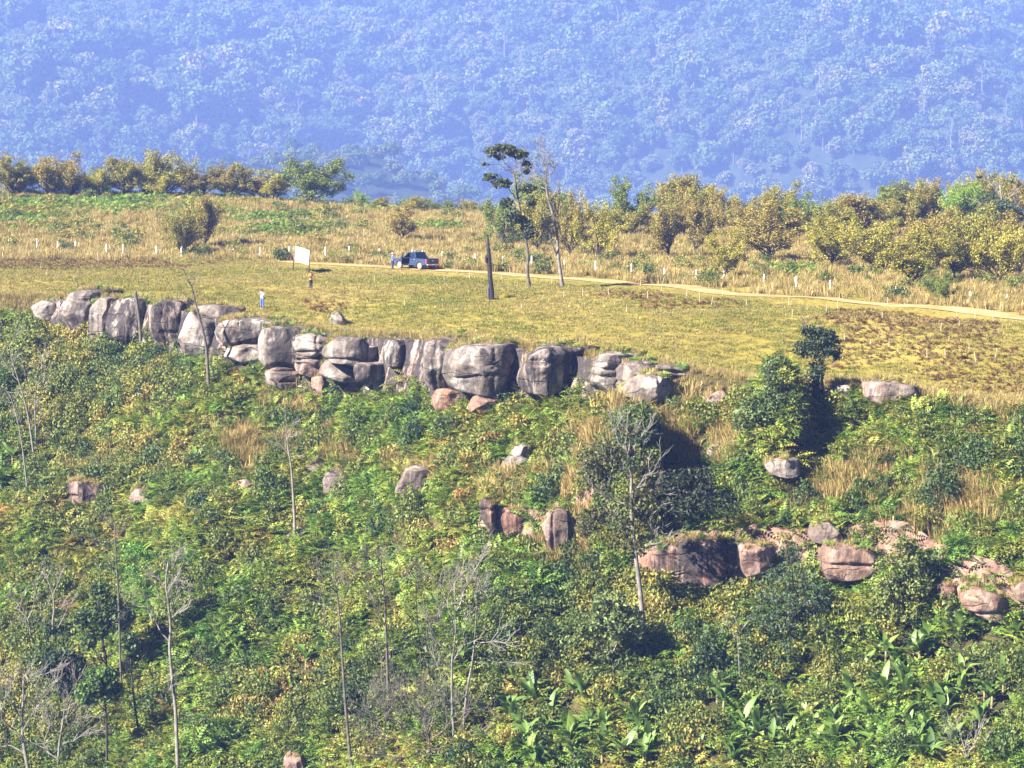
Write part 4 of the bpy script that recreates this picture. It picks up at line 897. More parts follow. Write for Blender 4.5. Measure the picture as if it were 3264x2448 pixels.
hero('bare_tree', 'tallest bare tree with a crooked pale trunk low on the left slope', 'g', [(1150,1760),(1140,1659),(1130,1400),(1126,1280),(1100,1050),(1085,880),(1095,760),(1080,600),(1060,480),(1078,340)], 34,
     [[(1088,850),(1030,740),(960,680),(880,600),(850,520)],[(1092,700),(1150,640),(1210,615)],[(1075,590),(1000,560),(940,560)],[(1063,500),(1010,440),(980,420)],[(1075,540),(1110,450),(1165,390)],[(1095,720),(1102,580),(1130,480)],[(1070,400),(1110,350),(1150,320)],[(1105,1060),(1095,1180),(1090,1140)]], (2, 5, 1.2), [], 'bark_pale', seed=21, group=BT, topw=.35)
hero('leafy_bare_tree', 'thin tree with a bright green tuft beside its bare top on the left slope', 'g', [(790,1310),(785,1290),(770,960),(760,560),(745,350),(738,200),(735,90)], 22, [[(745,330),(680,250),(600,210),(530,180)],[(740,420),(720,370),(690,340)],[(738,130),(700,80),(670,60)],[(752,480),(800,400),(860,330)]], (2, 4, .9), [(860,270,95,75),(840,390,70,50),(930,290,50,40)], 'bark_grey', (0.12, 0.24, 0.035), .2, 22, dens=2.5, topw=.35)
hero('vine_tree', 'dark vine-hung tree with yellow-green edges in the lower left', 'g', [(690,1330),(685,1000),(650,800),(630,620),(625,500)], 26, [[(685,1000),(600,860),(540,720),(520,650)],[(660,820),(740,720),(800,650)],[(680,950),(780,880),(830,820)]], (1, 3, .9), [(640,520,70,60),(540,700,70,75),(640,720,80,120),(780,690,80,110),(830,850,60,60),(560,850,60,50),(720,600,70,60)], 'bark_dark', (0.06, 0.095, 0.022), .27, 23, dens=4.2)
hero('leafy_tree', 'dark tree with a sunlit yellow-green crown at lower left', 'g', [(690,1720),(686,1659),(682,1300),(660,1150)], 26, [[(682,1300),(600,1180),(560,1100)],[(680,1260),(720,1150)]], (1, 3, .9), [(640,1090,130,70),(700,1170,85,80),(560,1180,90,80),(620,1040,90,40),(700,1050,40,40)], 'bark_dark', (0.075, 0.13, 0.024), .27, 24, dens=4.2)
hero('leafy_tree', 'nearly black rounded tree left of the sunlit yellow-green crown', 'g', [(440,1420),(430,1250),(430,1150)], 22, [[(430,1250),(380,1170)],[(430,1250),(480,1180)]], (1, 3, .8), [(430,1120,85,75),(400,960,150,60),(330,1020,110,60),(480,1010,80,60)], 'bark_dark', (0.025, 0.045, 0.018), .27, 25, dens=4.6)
hero('bare_tree', 'slim brown leaning trunk right of the dark vine-hung tree', 'g', [(908,1540),(885,1400),(862,1250),(845,1080),(838,960)], 20, [[(850,1120),(880,1040),(900,980)],[(845,1080),(810,1020)]], (1, 3, .7), [], 'bark_dark', seed=26, group=BT)
hero('bare_tree', 'white many-branched leafless tree in the bottom left corner', 'g', [(185,1760),(180,1659),(150,1510),(140,1380),(150,1200),(150,1090)], 34, [[(150,1510),(80,1400),(20,1290),(5,1150)],[(145,1420),(210,1290),(280,1220),(330,1150)],[(140,1380),(100,1250),(60,1180)],[(150,1500),(240,1510),(300,1500)],[(150,1230),(200,1130),(240,1080)],[(165,1570),(60,1520),(0,1530)]], (3, 5, 1.6), [], 'bark_pale', seed=27, group=BT, topw=.35)
hero('bare_tree', 'grey leafless tree right of the white corner tree', 'g', [(365,1760),(370,1659),(382,1480),(410,1330),(415,1230)], 26, [[(382,1480),(450,1400),(540,1350)],[(385,1450),(330,1380),(300,1300)],[(405,1350),(450,1290),(500,1230)],[(375,1600),(290,1560),(280,1480)],[(380,1520),(480,1480),(560,1440)]], (3, 5, 1.4), [], 'bark_pale', seed=28, group=BT, topw=.35)
hero('bare_tree', 'short white leafless tree above the nearly black tree on the left', 'g', [(342,900),(335,720),(350,640),(340,540),(300,440),(265,400)], 18, [[(335,720),(280,760),(270,640)],[(345,650),(400,640),(420,560)],[(340,800),(400,700),(430,640)],[(340,560),(370,480),(390,440)]], (2, 4, 1.0), [], 'bark_pale', seed=29, group=BT, topw=.35)
hero('bare_tree', 'small curved white leafless tree near the left edge', 'g', [(200,900),(195,800),(180,700),(130,650),(80,620),(50,570)], 13, [[(190,760),(150,720),(60,690)],[(180,700),(220,600),(230,520)],[(130,650),(110,590)]], (2, 3, 1.0), [], 'bark_pale', seed=30, group=BT, topw=.35)
hero('bare_tree', 'long thin leafless tree with a grey trunk left of the bottom centre', 'h', [(250,1760),(240,1659),(202,1250),(180,900),(165,680),(150,520),(120,430)], 28, [[(165,670),(80,620),(0,590),(-90,560)],[(168,640),(210,520),(200,420)],[(150,510),(180,400),(150,330)],[(150,540),(80,480),(40,380)],[(178,870),(120,800),(90,770)]], (2, 5, 1.1), [], 'bark_grey', seed=31, group=BT, topw=.3)
hero('bare_tree', 'leafless tree with a dark sideways branch near the centre of the lower slope', 'h', [(482,1330),(470,960),(460,700),(455,560),(437,400),(430,300)], 22, [[(452,490),(520,470),(590,450)],[(458,510),(380,430),(310,400)],[(437,420),(390,330),(350,300)],[(440,400),(480,320),(520,280)],[(465,760),(420,700),(400,620)],[(480,1250),(420,1150),(410,900)]], (2, 5, 1.0), [], 'bark_grey', seed=32, group=BT, topw=.3)
hero('bare_tree', 'thin dark leafless sapling between two taller bare trees at lower centre', 'h', [(692,1060),(685,900),(665,740),(655,560),(660,460)], 15, [[(685,900),(620,860),(560,800)],[(680,850),(740,760),(770,680)],[(665,740),(600,680),(550,660)],[(690,960),(760,900)]], (2, 4, .9), [], 'bark_dark', seed=33, group=BT, topw=.3)
hero('bare_tree', 'pale many-forked leafless tree at lower centre', 'h', [(912,1600),(900,1480),(885,1250),(885,960),(910,800),(910,620),(900,480)], 26, [[(882,930),(800,850),(740,700)],[(905,750),(860,620),(830,500),(790,450)],[(910,650),(960,560),(940,440)],[(890,980),(960,900),(1000,760)],[(886,1150),(800,1050),(770,960)],[(905,800),(840,760),(800,620)]], (2, 6, 1.1), [], 'bark_pale', seed=34, group=BT, topw=.3)
hero('bare_tree', 'pale leafless tree with a long bough to the right at lower centre', 'h', [(955,1480),(965,1330),(985,1130),(1005,1050),(1030,880),(1045,650),(1038,500),(1020,360)], 22, [[(1028,890),(1100,840),(1200,840),(1320,830)],[(1040,700),(1080,600),(1080,520)],[(1040,560),(990,470),(960,440)],[(1020,420),(1060,340),(1090,300)],[(1010,1000),(1120,970),(1250,990)],[(1045,640),(970,620),(960,560)]], (2, 6, 1.1), [], 'bark_pale', seed=35, group=BT, topw=.3)
hero('dead_shrub', 'wide tangle of brown leafless twigs at the bottom centre', 'h', [(750,1700),(745,1600),(740,1500),(745,1400)], 22, [[(742,1500),(650,1400),(520,1330),(400,1300)],[(742,1480),(700,1350),(650,1200)],[(745,1440),(780,1300),(770,1150)],[(745,1470),(860,1380),(960,1330)],[(745,1550),(600,1500),(450,1480),(360,1460)],[(745,1540),(900,1480),(1040,1420)],[(745,1600),(560,1590),(420,1620)],[(745,1420),(600,1300),(560,1180)]], (3, 7, 1.4), [(700,1480,330,150),(560,1600,200,70)], 'bark_grey', (0.26, 0.15, 0.07), .1, 36, dens=.35, cat='shrub')
hero('dead_shrub', 'small brown leafless shrub under the leafless tree at lower centre', 'h', [(480,1500),(470,1400),(460,1300)], 14, [[(470,1420),(400,1350),(340,1330)],[(470,1400),(540,1320),(590,1290)],[(465,1350),(430,1250),(420,1180)],[(465,1330),(500,1240),(520,1180)]], (3, 4, 1.0), [], 'bark_grey', seed=37, cat='shrub')
hero('pale_trunked_tree', 'big pale-trunked tree with bare top and rusty leaves before the shaded red wall', 'e', [(2118,1960),(2112,1850),(2098,1620),(2070,1400),(2045,1200),(2030,1000),(2040,850),(2015,700),(1995,620)], 44,
     [[(2040,860),(1970,800),(1900,690)],[(2035,950),(2110,860),(2180,790)],[(2015,700),(1960,640),(1920,560)],[(2020,720),(2080,640),(2110,560)],[(2040,1180),(1960,1140),(1880,1060)],[(2045,1200),(2130,1130),(2180,1050)],[(2060,1330),(2150,1280),(2230,1250)],[(2030,1050),(1940,990),(1850,960)],[(2050,1090),(2090,1000),(2160,960)],[(2015,690),(2030,610),(2010,560)]], (2, 5, 1.2),
     [(1760,1130,85,110),(1850,1080,80,70),(2080,1085,60,45),(2010,1120,50,30),(2100,1210,80,40),(1980,1280,60,40),(1830,740,120,120),(1930,700,90,100),(2130,800,90,120),(2150,950,90,90),(1870,880,80,60),(2010,560,110,50),(2060,1000,110,90),(2000,1190,90,70),(2130,1120,100,80),(2060,1290,80,50)], 'bark_pale', (0.075, 0.075, 0.024), .24, 38, dens=1.3, topw=.35)
hero('olive_tree', 'dense olive-green tree growing behind the bare top of the big pale-trunked tree', 'e', [(1862,1030),(1858,930),(1850,780)], 20, [[(1858,930),(1790,840),(1760,760)],[(1856,900),(1920,800),(1950,720)]], (1, 3, .8),
     [(1830,730,150,130),(1940,680,100,110),(1780,850,95,85),(1910,850,120,95),(1990,780,80,90),(1860,640,90,70)], 'bark_dark', (0.10, 0.115, 0.03), .22, 47, dens=1.9)
hero('round_leafy_tree', 'round light green broad-leaved tree left of the pale trunk foot', 'h', [(1945,1130),(1925,1050),(1912,960),(1905,860)], 18, [[(1915,970),(1820,860),(1760,760)],[(1910,930),(1960,800),(2040,720)],[(1908,880),(1900,720)]], (1, 3, .8), [(1900,590,140,70),(1800,700,110,80),(1990,680,130,90),(1890,760,150,110),(1720,780,80,60),(2060,780,70,80),(1850,920,110,60),(1650,850,70,60)], 'bark_pale', (0.115, 0.15, 0.045), .26, 39, dens=2.0)
hero('leafy_shrub', 'large light green shrub left of the ivy-clad cliff tree', 'f', [(720,560),(715,480),(710,400)], 16, [[(715,480),(620,380),(560,300)],[(715,460),(780,330),(800,260)],[(712,420),(690,200),(720,100)]], (1, 3, .8), [(620,380,110,90),(720,300,110,90),(790,380,90,90),(560,460,70,60),(690,470,100,70),(650,580,60,50),(720,150,60,80),(840,430,70,90)], 'bark_dark', (0.10, 0.145, 0.04), .26, 40, dens=1.6, cat='shrub')
hero('feathery_tree', 'dark blue-green feathery tree before the lower cliff at right', 'i', [(880,940),(870,800),(860,600),(840,420)], 20, [[(870,800),(760,700),(640,660)],[(868,760),(1000,660),(1080,640)],[(862,620),(760,520),(700,470)],[(862,600),(940,480),(1000,450)]], (1, 4, .8), [(790,380,40,60),(875,430,45,70),(800,520,110,80),(910,560,100,80),(720,660,110,90),(870,680,140,100),(1010,660,100,90),(780,810,130,80),(960,800,110,80),(640,780,70,60)], 'bark_dark', (0.055, 0.085, 0.04), .17, 41, dens=1.7)
hero('leafy_shrub', 'tall yellow-green leafy shrub right of the brightest cliff block', 'i', [(1520,840),(1515,700),(1505,550)], 18, [[(1515,700),(1420,600),(1370,520)],[(1510,640),(1590,520),(1610,430)],[(1505,560),(1490,400),(1500,320)]], (1, 3, .8), [(1500,340,70,70),(1440,460,110,90),(1560,430,90,100),(1400,600,110,90),(1530,590,110,100),(1380,740,100,80),(1500,740,110,80),(1620,560,60,80)], 'bark_dark', (0.15, 0.175, 0.045), .22, 42, dens=1.6, cat='shrub')
hero('sapling', 'thin pale sapling stem amid shrubs right of the bottom centre', 'i', [(545,1220),(538,1050),(530,900),(520,820)], 9, [[(530,900),(490,850),(470,820)],[(528,880),(570,830)]], (1, 3, .6), [(520,840,40,30)], 'bark_pale', YEL, .14, 43, dens=.8)
hero('bare_shrub', 'white leafless shrub near the bottom right corner', 'i', [(1890,1680),(1880,1600),(1860,1540)], 16, [[(1880,1600),(1820,1530),(1770,1480)],[(1880,1590),(1930,1500),(1940,1420)],[(1865,1550),(1850,1470),(1800,1420)],[(1885,1620),(1960,1560),(1990,1530)]], (2, 4, .8), [], 'bark_pale', seed=44, cat='shrub')
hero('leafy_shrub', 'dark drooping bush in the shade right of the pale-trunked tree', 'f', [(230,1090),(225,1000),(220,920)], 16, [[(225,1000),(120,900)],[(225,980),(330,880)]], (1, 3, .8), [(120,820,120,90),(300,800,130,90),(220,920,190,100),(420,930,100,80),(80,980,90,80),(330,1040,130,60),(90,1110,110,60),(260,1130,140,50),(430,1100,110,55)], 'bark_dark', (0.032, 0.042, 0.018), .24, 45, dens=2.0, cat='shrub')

# ------------------------------------------------------------------ wild bananas
def banana_leaf(seed, L, W, rise, curl):
    r = np.random.default_rng(seed); n = 9; t = np.linspace(0, 1, n + 1)
    ang = rise - curl * t ** 1.5
    st = np.stack([np.cos(ang), 0 * t, np.sin(ang)], 1) * L / n; p = np.concatenate([[np.zeros(3)], np.cumsum(st[:-1], 0)])
    wd = W * np.clip(np.sin(math.pi * np.clip((t - .14) / .86, 0, 1) ** .75), 0, 1) ** .6 * .5 + .012
    nn = np.stack([-np.sin(ang), 0 * t, np.cos(ang)], 1); V = []; Fc = []
    for i in range(n + 1):
        fold = .22 + .12 * r.normal(); tl, trr = 1 - .25 * max(0, r.normal()) * (i % 3 == 1), 1 - .25 * max(0, r.normal()) * (i % 3 == 2)
        V += [p[i] + np.array([0, wd[i] * tl, 0]) + nn[i] * wd[i] * fold, p[i], p[i] + np.array([0, -wd[i] * trr, 0]) + nn[i] * wd[i] * fold]
    for i in range(n):
        a = i * 3; Fc += [(a, a+1, a+4, a+3), (a+1, a+2, a+5, a+4)]
    mb = MB(); mb.add(V, Fc); return mb.mesh('banana_leaf', M['banana'], smooth=True)
BL = [banana_leaf(60 + i, *q) for i, q in enumerate([(2.0, .50, 1.15, 1.0), (1.8, .46, .95, 1.5), (2.2, .52, 1.35, .7), (1.6, .42, .7, 1.3), (1.9, .48, 1.25, 1.9), (1.2, .30, 1.45, .25)])]
_a = MB(); _a.tube([(0, 0, -.5), (.02, 0, .35), (0, .03, .8)], [.13, .11, .07], 8); STEM = _a.mesh('pseudostem', M['stem'], smooth=True)
BAN = [('i', 'on the lower right slope', [(1690,800),(1560,830),(1270,1170),(1420,1330),(1250,1310),(1600,1320),(1850,1170),(1830,1290),(1080,1420),(640,1500),(860,1520),(720,1580),(1230,1500),(1360,1500),(1180,1610),(1370,1620),(1270,1640),(1640,980),(1400,1020),(1350,910),(1960,1400),(2030,850),(2165,920),(410,1270),(480,1260),(610,1320),(1500,1420),(1760,900),(1850,890),(1480,1130),(1700,1400),(1000,1560),(930,1440),(1120,1520),(1420,1550),(1540,1560),(1630,1500),(1320,1400),(1500,1250),(1160,1360),(800,1400),(560,1440),(1750,1250),(1900,1060),(2080,1180),(1980,1260),(1340,1220),(1600,1120),(1180,1240),(1560,1010),(480,1600),(300,1580),(1760,1560),(1660,1640)]),
       ('h', 'at the bottom centre right of the twig tangle', [(1270,1110),(1540,1300),(1400,1270),(1950,1280),(1660,1200),(2010,1410),(2110,1420),(1860,1440),(1640,1520),(1780,1420),(1320,1440),(1100,1410),(1400,1630),(1660,1620),(2090,1500),(1850,1620),(2160,1620),(1980,1640),(1240,1340),(1490,1440)]),
       ('h', 'among the bare trees at lower centre', [(950,1020),(710,1010),(490,950)]),
       ('g', 'low on the left slope', [(1380,1590),(1250,1580),(1500,1560),(1720,1140),(1800,1060),(1860,1160),(1960,1010),(2030,980),(2090,950)]),
       ('d', 'on the upper left slope', [(1550,170),(1660,200),(1260,800),(860,1070),(80,760),(250,770),(370,720),(20,910),(1150,960)])]
rb = np.random.default_rng(21); BANP = []
for fr, zone, sp in BAN:
    if 'right' in zone: sp = sp + [(x + rb.uniform(-70, 70), min(y + rb.uniform(20, 70), 1650)) for x, y in sp[::2] + sp[1::4]]
    sp = sorted(sp)
    for j, (x, y) in enumerate(sp):
        g = hit(*uv(fr, x, y + 14)); s = rb.uniform(.55, .92); BANP.append(g)
        t = empty('banana_plant', g, rb.uniform(0, 6.28)); t.scale = (s, s, s)
        obj('pseudostem', STEM, t)
        n = int(rb.integers(8, 12)); a0 = rb.uniform(0, 6.28)
        for q in range(n):
            lf = obj('leaf', BL[int(rb.integers(0, 5)) if q < n - 1 else 5], t, (0, 0, .5 + .3 * rb.random()))
            lf.rotation_euler = (rb.normal() * .15, rb.normal() * .15, a0 + q * 2 * math.pi / n * 1.02 + rb.normal() * .25); k = rb.uniform(.8, 1.15); lf.scale = (k, k, k)
        where = ordinal(j) + ' from the left' if len(sp) > 1 else ''
        tag(t, 'wild banana plant %s, %s' % (zone, where), 'banana plant', 'wild bananas ' + zone)

# ------------------------------------------------------------------ fence posts and field stakes
POSTS = [('a', 57, 715, 775), ('a', 240, 725, 800), ('a', 374, 742, 805), ('a', 481, 740, 805), ('a', 685, 760, 830), ('a', 788, 760, 835), ('a', 1000, 772, 842), ('a', 1025, 795, 842), ('a', 1163, 777, 840), ('a', 1328, 780, 838), ('a', 1497, 790, 838), ('a', 1666, 782, 850), ('a', 1851, 775, 843), ('a', 2088, 778, 850),
         ('b', 228, 772, 832), ('b', 421, 788, 840), ('b', 628, 792, 850), ('b', 698, 800, 855), ('b', 826, 806, 858), ('b', 1032, 820, 885), ('b', 1215, 838, 910), ('b', 1397, 835, 912), ('b', 1606, 862, 915), ('b', 1810, 868, 945), ('b', 2040, 887, 960),
         ('c', 99, 838, 900), ('c', 286, 848, 905), ('c', 450, 855, 920), ('c', 683, 873, 938), ('c', 873, 887, 960), ('c', 1073, 908, 965), ('c', 1460, 945, 985), ('c', 1900, 973, 1030), ('c', 2110, 993, 1040)]
rp = np.random.default_rng(3)
for j, (fr, x, yt, yb) in enumerate(POSTS):
    u_, vb = uv(fr, x, yb); vt = uv(fr, x, yt)[1]; g = hit(u_, vb + 1.5); h = (vb - vt) / F * g.y
    mb = MB(); mb.box((0, 0, h / 2 - .15), (.15, .13, h + .3), 0, 0, (.85, .85)); mb.box((0, 0, h + .02), (.11, .10, .05), 0, 0, (.5, .5))
    o = obj('fence_post', mb.mesh('fence_post', M['post']), loc=g); o.rotation_euler = (rp.normal() * .03, rp.normal() * .05, rp.uniform(0, 1.5))
    tag(o, 'white concrete fence post along the far side of the track, %s from the left' % ordinal(j), 'fence post', 'white fence posts')
STK = [('b', 392,1010,50), ('b', 582,1160,50), ('b', 1000,990,50), ('b', 1258,960,40), ('b', 1527,1020,60), ('b', 1205,990,45), ('b', 1602,1110,50), ('b', 1725,1100,55), ('b', 1892,1090,50), ('b', 1462,1130,35), ('b', 2008,1200,50), ('b', 1930,1160,40), ('b', 2095,1030,40), ('b', 2140,1110,50), ('b', 918,945,40), ('b', 400,930,30), ('b', 840,1000,40), ('b', 1330,1180,40),
       ('c', 232,1010,45), ('c', 308,1050,90), ('c', 374,1060,50), ('c', 830,1060,50), ('c', 940,1095,45), ('c', 1118,1080,50), ('c', 1050,1100,50), ('c', 1380,1140,45), ('c', 1412,1060,50), ('c', 1815,1140,70), ('c', 1722,1210,50), ('c', 1830,1190,45), ('c', 1925,1130,45), ('c', 2030,1130,45), ('c', 1158,1270,45), ('c', 1420,1300,45), ('c', 1475,1350,45), ('c', 1645,1370,55), ('c', 1750,1365,55), ('c', 1930,1390,60), ('c', 2042,1370,60), ('c', 1770,1280,40), ('c', 1312,1300,45), ('c', 1890,1330,45), ('c', 85,985,40), ('c', 440,1000,45), ('c', 580,1060,40), ('c', 850,1130,50),
       ('a', 300,965,45), ('a', 263,930,40), ('a', 475,1000,40), ('a', 630,880,70), ('a', 1095,890,40), ('a', 1780,950,40)]
def stk_u(q): return uv(q[0], q[1], q[2])[0]
for j, (fr, x, y, h) in enumerate(sorted(STK, key=stk_u)):
    g = hit(*uv(fr, x, y)); H = h / ZF[fr][2] / F * g.y
    mb = MB(); mb.tube([(0, 0, -.2), (.01, 0, H * .5), (0, .01, H)], [.035, .033, .028], 6)
    o = obj('field_stake', mb.mesh('field_stake', M['stake']), loc=g); o.rotation_euler = (rp.normal() * .06, rp.normal() * .08, rp.uniform(0, 6))
    tag(o, 'thin weathered stake in the grass field, %s from the left' % ordinal(j), 'stake', 'thin stakes in the grass field')

# ------------------------------------------------------------------ blank signboard
gl, gr = hit(*uv('s', 483, 390)), hit(*uv('s', 644, 420))
t = empty('signboard', (gl + gr) / 2); o0 = t.location.copy()
sl = np.array(gl - o0); sr = np.array(gr - o0); yS = (gl.y + gr.y) / 2
def sgn(x, y): return np.array(px(*uv('s', x, y), yS) - o0)
lt, rt = sgn(490, 145), sgn(670, 163); lt[1] = sl[1]; rt[1] = sr[1]
for a_, b_ in ((sl, lt), (sr, rt)):
    mb = MB(); mb.tube([a_ + np.array([0, 0, -.4]), a_ * .5 + b_ * .5, b_], [.075, .07, .065], 8); obj('post', mb.mesh('post', M['wood'], smooth=True), t)
c4 = [sgn(490, 300), sgn(660, 314), sgn(671, 172), sgn(494, 152)]
for c_, s_ in zip(c4, (sl, sr, sr, sl)): c_[1] = s_[1] - .09
c4 = np.array(c4); back = c4 + np.array([0, .04, 0])
mb = MB(); mb.add(np.concatenate([c4, back]), [(0,1,2,3),(7,6,5,4),(0,4,5,1),(1,5,6,2),(2,6,7,3),(3,7,4,0)]); obj('panel', mb.mesh('panel', M['white']), t)
mb = MB()
for a_, b_ in ((0, 1), (3, 2)): mb.tube([c4[a_] + np.array([0, .075, .06 if a_ == 0 else -.06]), c4[b_] + np.array([0, .075, .06 if a_ == 0 else -.06])], [.03, .03], 6)
obj('crossbar', mb.mesh('crossbar', M['wood']), t)
tag(t, 'blank white signboard on two dark posts by the dirt track', 'signboard')

# ------------------------------------------------------------------ far white roof and pale earth behind the bank
u_, v_ = uv('b', 208, 528); d = 425.0; p0 = px(u_, v_, d)
t = empty('distant_shed', (p0.x, d, p0.z - 2.2))
mb = MB(); mb.box((0, 0, 1.0), (3.6, 3.0, 2.2)); obj('wall', mb.mesh('wall', M['post']), t)
mb = MB(); mb.add([(-2.1, -1.9, 2.05), (2.1, -1.9, 2.05), (2.1, 1.9, 2.05), (-2.1, 1.9, 2.05), (-2.1, 0, 2.75), (2.1, 0, 2.75)], [(0,1,5,4), (2,3,4,5), (0,4,3), (1,2,5), (3,2,1,0)]); obj('roof', mb.mesh('roof', M['white']), t)
tag(t, 'small distant shed with a white roof peeping over the fern bank', 'shed')
u_, v_ = uv('a', 525, 448); d = 408.0; p0 = px(u_, v_, d); a_ = np.linspace(0, 2 * math.pi, 24, endpoint=False); mb = MB(); rings = []
for q in np.linspace(.05, 1, 6):
    X_ = p0.x + np.cos(a_) * 4.6 * q * (1 + .2 * vn2(a_, 1.1, 50)); Yq = d + np.sin(a_) * 7 * q
    rings.append(np.stack([X_, Yq, p0.z + .55 * (1 - q * q) - .5 * q * q + 0 * X_], 1))
mb.add(np.concatenate(rings), [(i*24+j, i*24+(j+1) % 24, (i+1)*24+(j+1) % 24, (i+1)*24+j) for i in range(5) for j in range(24)] + [tuple(range(24))[::-1]])
tag(obj('bare_earth', mb.mesh('bare_earth', M['track'], smooth=True)), 'pale mound of bare earth between the left horizon trees', 'earth', kind='structure')

# ------------------------------------------------------------------ pickup
M['paint'] = plain('blue_grey_car_paint', (0.045, 0.065, 0.13), 0.25, 0.35, 0.6, var=.05)
M['glass'] = plain('dark_window_glass', (0.012, 0.018, 0.035), 0.08, 0, 0.8, var=.02)
M['tyre'] = plain('dusty_tyre', (0.10, 0.08, 0.065), 0.9); M['rim'] = plain('dusty_rim', (0.55, 0.47, 0.36), 0.5, .3)
M['chrome'] = plain('dusty_bumper', (0.62, 0.56, 0.50), 0.3, .6); M['red'] = plain('red_lamp', (0.75, 0.04, 0.02), 0.25, spec=.6); M['inside'] = plain('cabin_trim', (0.02, 0.022, 0.035), 0.8)
M['clear'] = plain('headlamp_lens', (0.8, 0.8, 0.8), 0.15, spec=.7)
def solid(prof, y0, y1, bev=.03):
    """side outline (x, z) swept from y0 to y1, edges rounded"""
    bm = bmesh.new(); f = bm.faces.new([bm.verts.new((x, y0, z)) for x, z in prof])
    e = bmesh.ops.extrude_face_region(bm, geom=[f]); bmesh.ops.translate(bm, verts=[v for v in e['geom'] if isinstance(v, bmesh.types.BMVert)], vec=(0, y1 - y0, 0))
    bmesh.ops.recalc_face_normals(bm, faces=bm.faces)
    if bev: bmesh.ops.bevel(bm, geom=[e_ for e_ in bm.edges], offset=bev, segments=2, affect='EDGES', clamp_overlap=True)
    return bm
def bmo(name, bms, mat, parent, smooth=True):
    me = bpy.data.meshes.new(name); acc = bmesh.new()
    for b in bms if isinstance(bms, list) else [bms]:
        tmp = bpy.data.meshes.new('tmp'); b.to_mesh(tmp); acc.from_mesh(tmp); b.free(); bpy.data.meshes.remove(tmp)
    acc.to_mesh(me); acc.free(); me.materials.append(mat)
    return obj(name, me, parent)
def arc(cx_, cz, r, a0, a1, n=9): return [(cx_ + r * math.cos(a), cz + r * math.sin(a)) for a in np.linspace(a0, a1, n)]
def make_pickup(loc, rz):
    t = empty('pickup_truck', loc, rz)                      # local: +x forward, +y left side
    FX, RX, WR = 1.55, -1.55, .37
    # front end: bonnet and wings
    front = [(1.0, .45), (1.0, 1.08), (1.25, 1.12), (2.25, 1.02), (2.48, .92), (2.55, .55), (2.45, .38)] + arc(FX, WR, .46, -.05, math.pi + .05)[0:9] + [(1.08, .38)]
    bmo('bonnet', solid(front, -.88, .88, .035), M['paint'], t)
    # bed: floor, two sides with arches, bulkhead
    side = [(-2.6, .62), (-2.6, 1.13), (-1.0, 1.13), (-1.0, .45)] + arc(RX, WR, .46, .05, math.pi - .05)
    side = [(-1.0, 1.13), (-1.0, .42), (-1.06, .40)] + arc(RX, WR, .46, .05, math.pi - .05) + [(-2.1, .45), (-2.6, .52), (-2.6, 1.13)]
    bed = bmo('bed', [solid(side, .78, .90, .02), solid(side, -.90, -.78, .02), solid([(-2.55, .72), (-1.0, .72), (-1.0, .60), (-2.55, .60)], -.79, .79, .01), solid([(-1.08, .70), (-1.0, .70), (-1.0, 1.12), (-1.08, 1.12)], -.79, .79, .01)], M['paint'], t)
    tg = bmo('tailgate', solid([(-2.64, .60), (-2.58, .60), (-2.58, 1.12), (-2.64, 1.12)], -.76, .76, .015), M['paint'], t)
    mb = MB(); mb.box((-2.655, 0, .92), (.02, .22, .10)); obj('badge', mb.mesh('badge', M['chrome']), tg)
    # cab: sills, floor, bulkheads, roof and pillars, far side closed
    cab = [solid([(-1.0, .38), (1.05, .38), (1.05, .52), (-1.0, .52)], .80, .90, .02), solid([(-1.0, .36), (1.05, .36), (1.05, .46), (-1.0, .46)], -.80, .80, .01),
           solid([(-1.0, .46), (-.92, .46), (-.92, 1.13), (-1.0, 1.13)], -.88, .88, .01), solid([(-1.0, .38), (1.05, .38), (1.05, 1.13), (-1.0, 1.13)], -.90, -.82, .02),
           solid([(-.70, 1.70), (-.60, 1.77), (.15, 1.79), (.42, 1.70), (.40, 1.65), (-.68, 1.65)], -.72, .72, .03)]
    def pillar(a, b, w=.05):
        q = MB(); q.tube([a, b], [w, w], 6); m_ = q.mesh('p', M['paint']); bb = bmesh.new(); bb.from_mesh(m_); return bb
    for sg in (-1, 1):
        cab += [pillar((1.02, .82 * sg, 1.10), (.38, .68 * sg, 1.69)), pillar((.02, .84 * sg, .50 if sg > 0 else 1.1), (-.05, .68 * sg, 1.70), .055), pillar((-.95, .84 * sg, 1.10), (-.66, .68 * sg, 1.69), .06)]
    bmo('cab', cab, M['paint'], t)
    rd = bmo('rear_door', solid([(-.93, .52), (-.02, .52), (-.02, 1.13), (-.93, 1.13)], .82, .90, .02), M['paint'], t)
    mb = MB(); mb.box((-.80, .915, 1.02), (.16, .03, .04)); obj('handle', mb.mesh('handle', M['chrome']), rd)
    def pane(name, q, parent=t):
        mb = MB(); q = np.array(q, float); n_ = np.cross(q[1] - q[0], q[2] - q[0]); n_ /= np.linalg.norm(n_)
        k = len(q); mb.add(np.concatenate([q, q - n_ * .012]), [tuple(range(k)), tuple(range(k, 2 * k))[::-1]] + [(i, i + k, (i + 1) % k + k, (i + 1) % k) for i in range(k)])
        return obj(name, mb.mesh(name, M['glass']), parent)
    pane('windscreen', [(1.0, -.74, 1.13), (1.0, .74, 1.13), (.40, .62, 1.67), (.40, -.62, 1.67)])
    pane('rear_window', [(-.97, .74, 1.16), (-.97, -.74, 1.16), (-.70, -.62, 1.64), (-.70, .62, 1.64)])
    for sg in (-1, 1): pane('side_window', [(-.90, .855 * sg, 1.15), (-.04, .855 * sg, 1.15), (-.08, .70 * sg, 1.64), (-.64, .70 * sg, 1.64)])
    pane('side_window', [(.04, -.855, 1.15), (.95, -.855, 1.15), (.40, -.70, 1.64), (-.02, -.70, 1.64)])
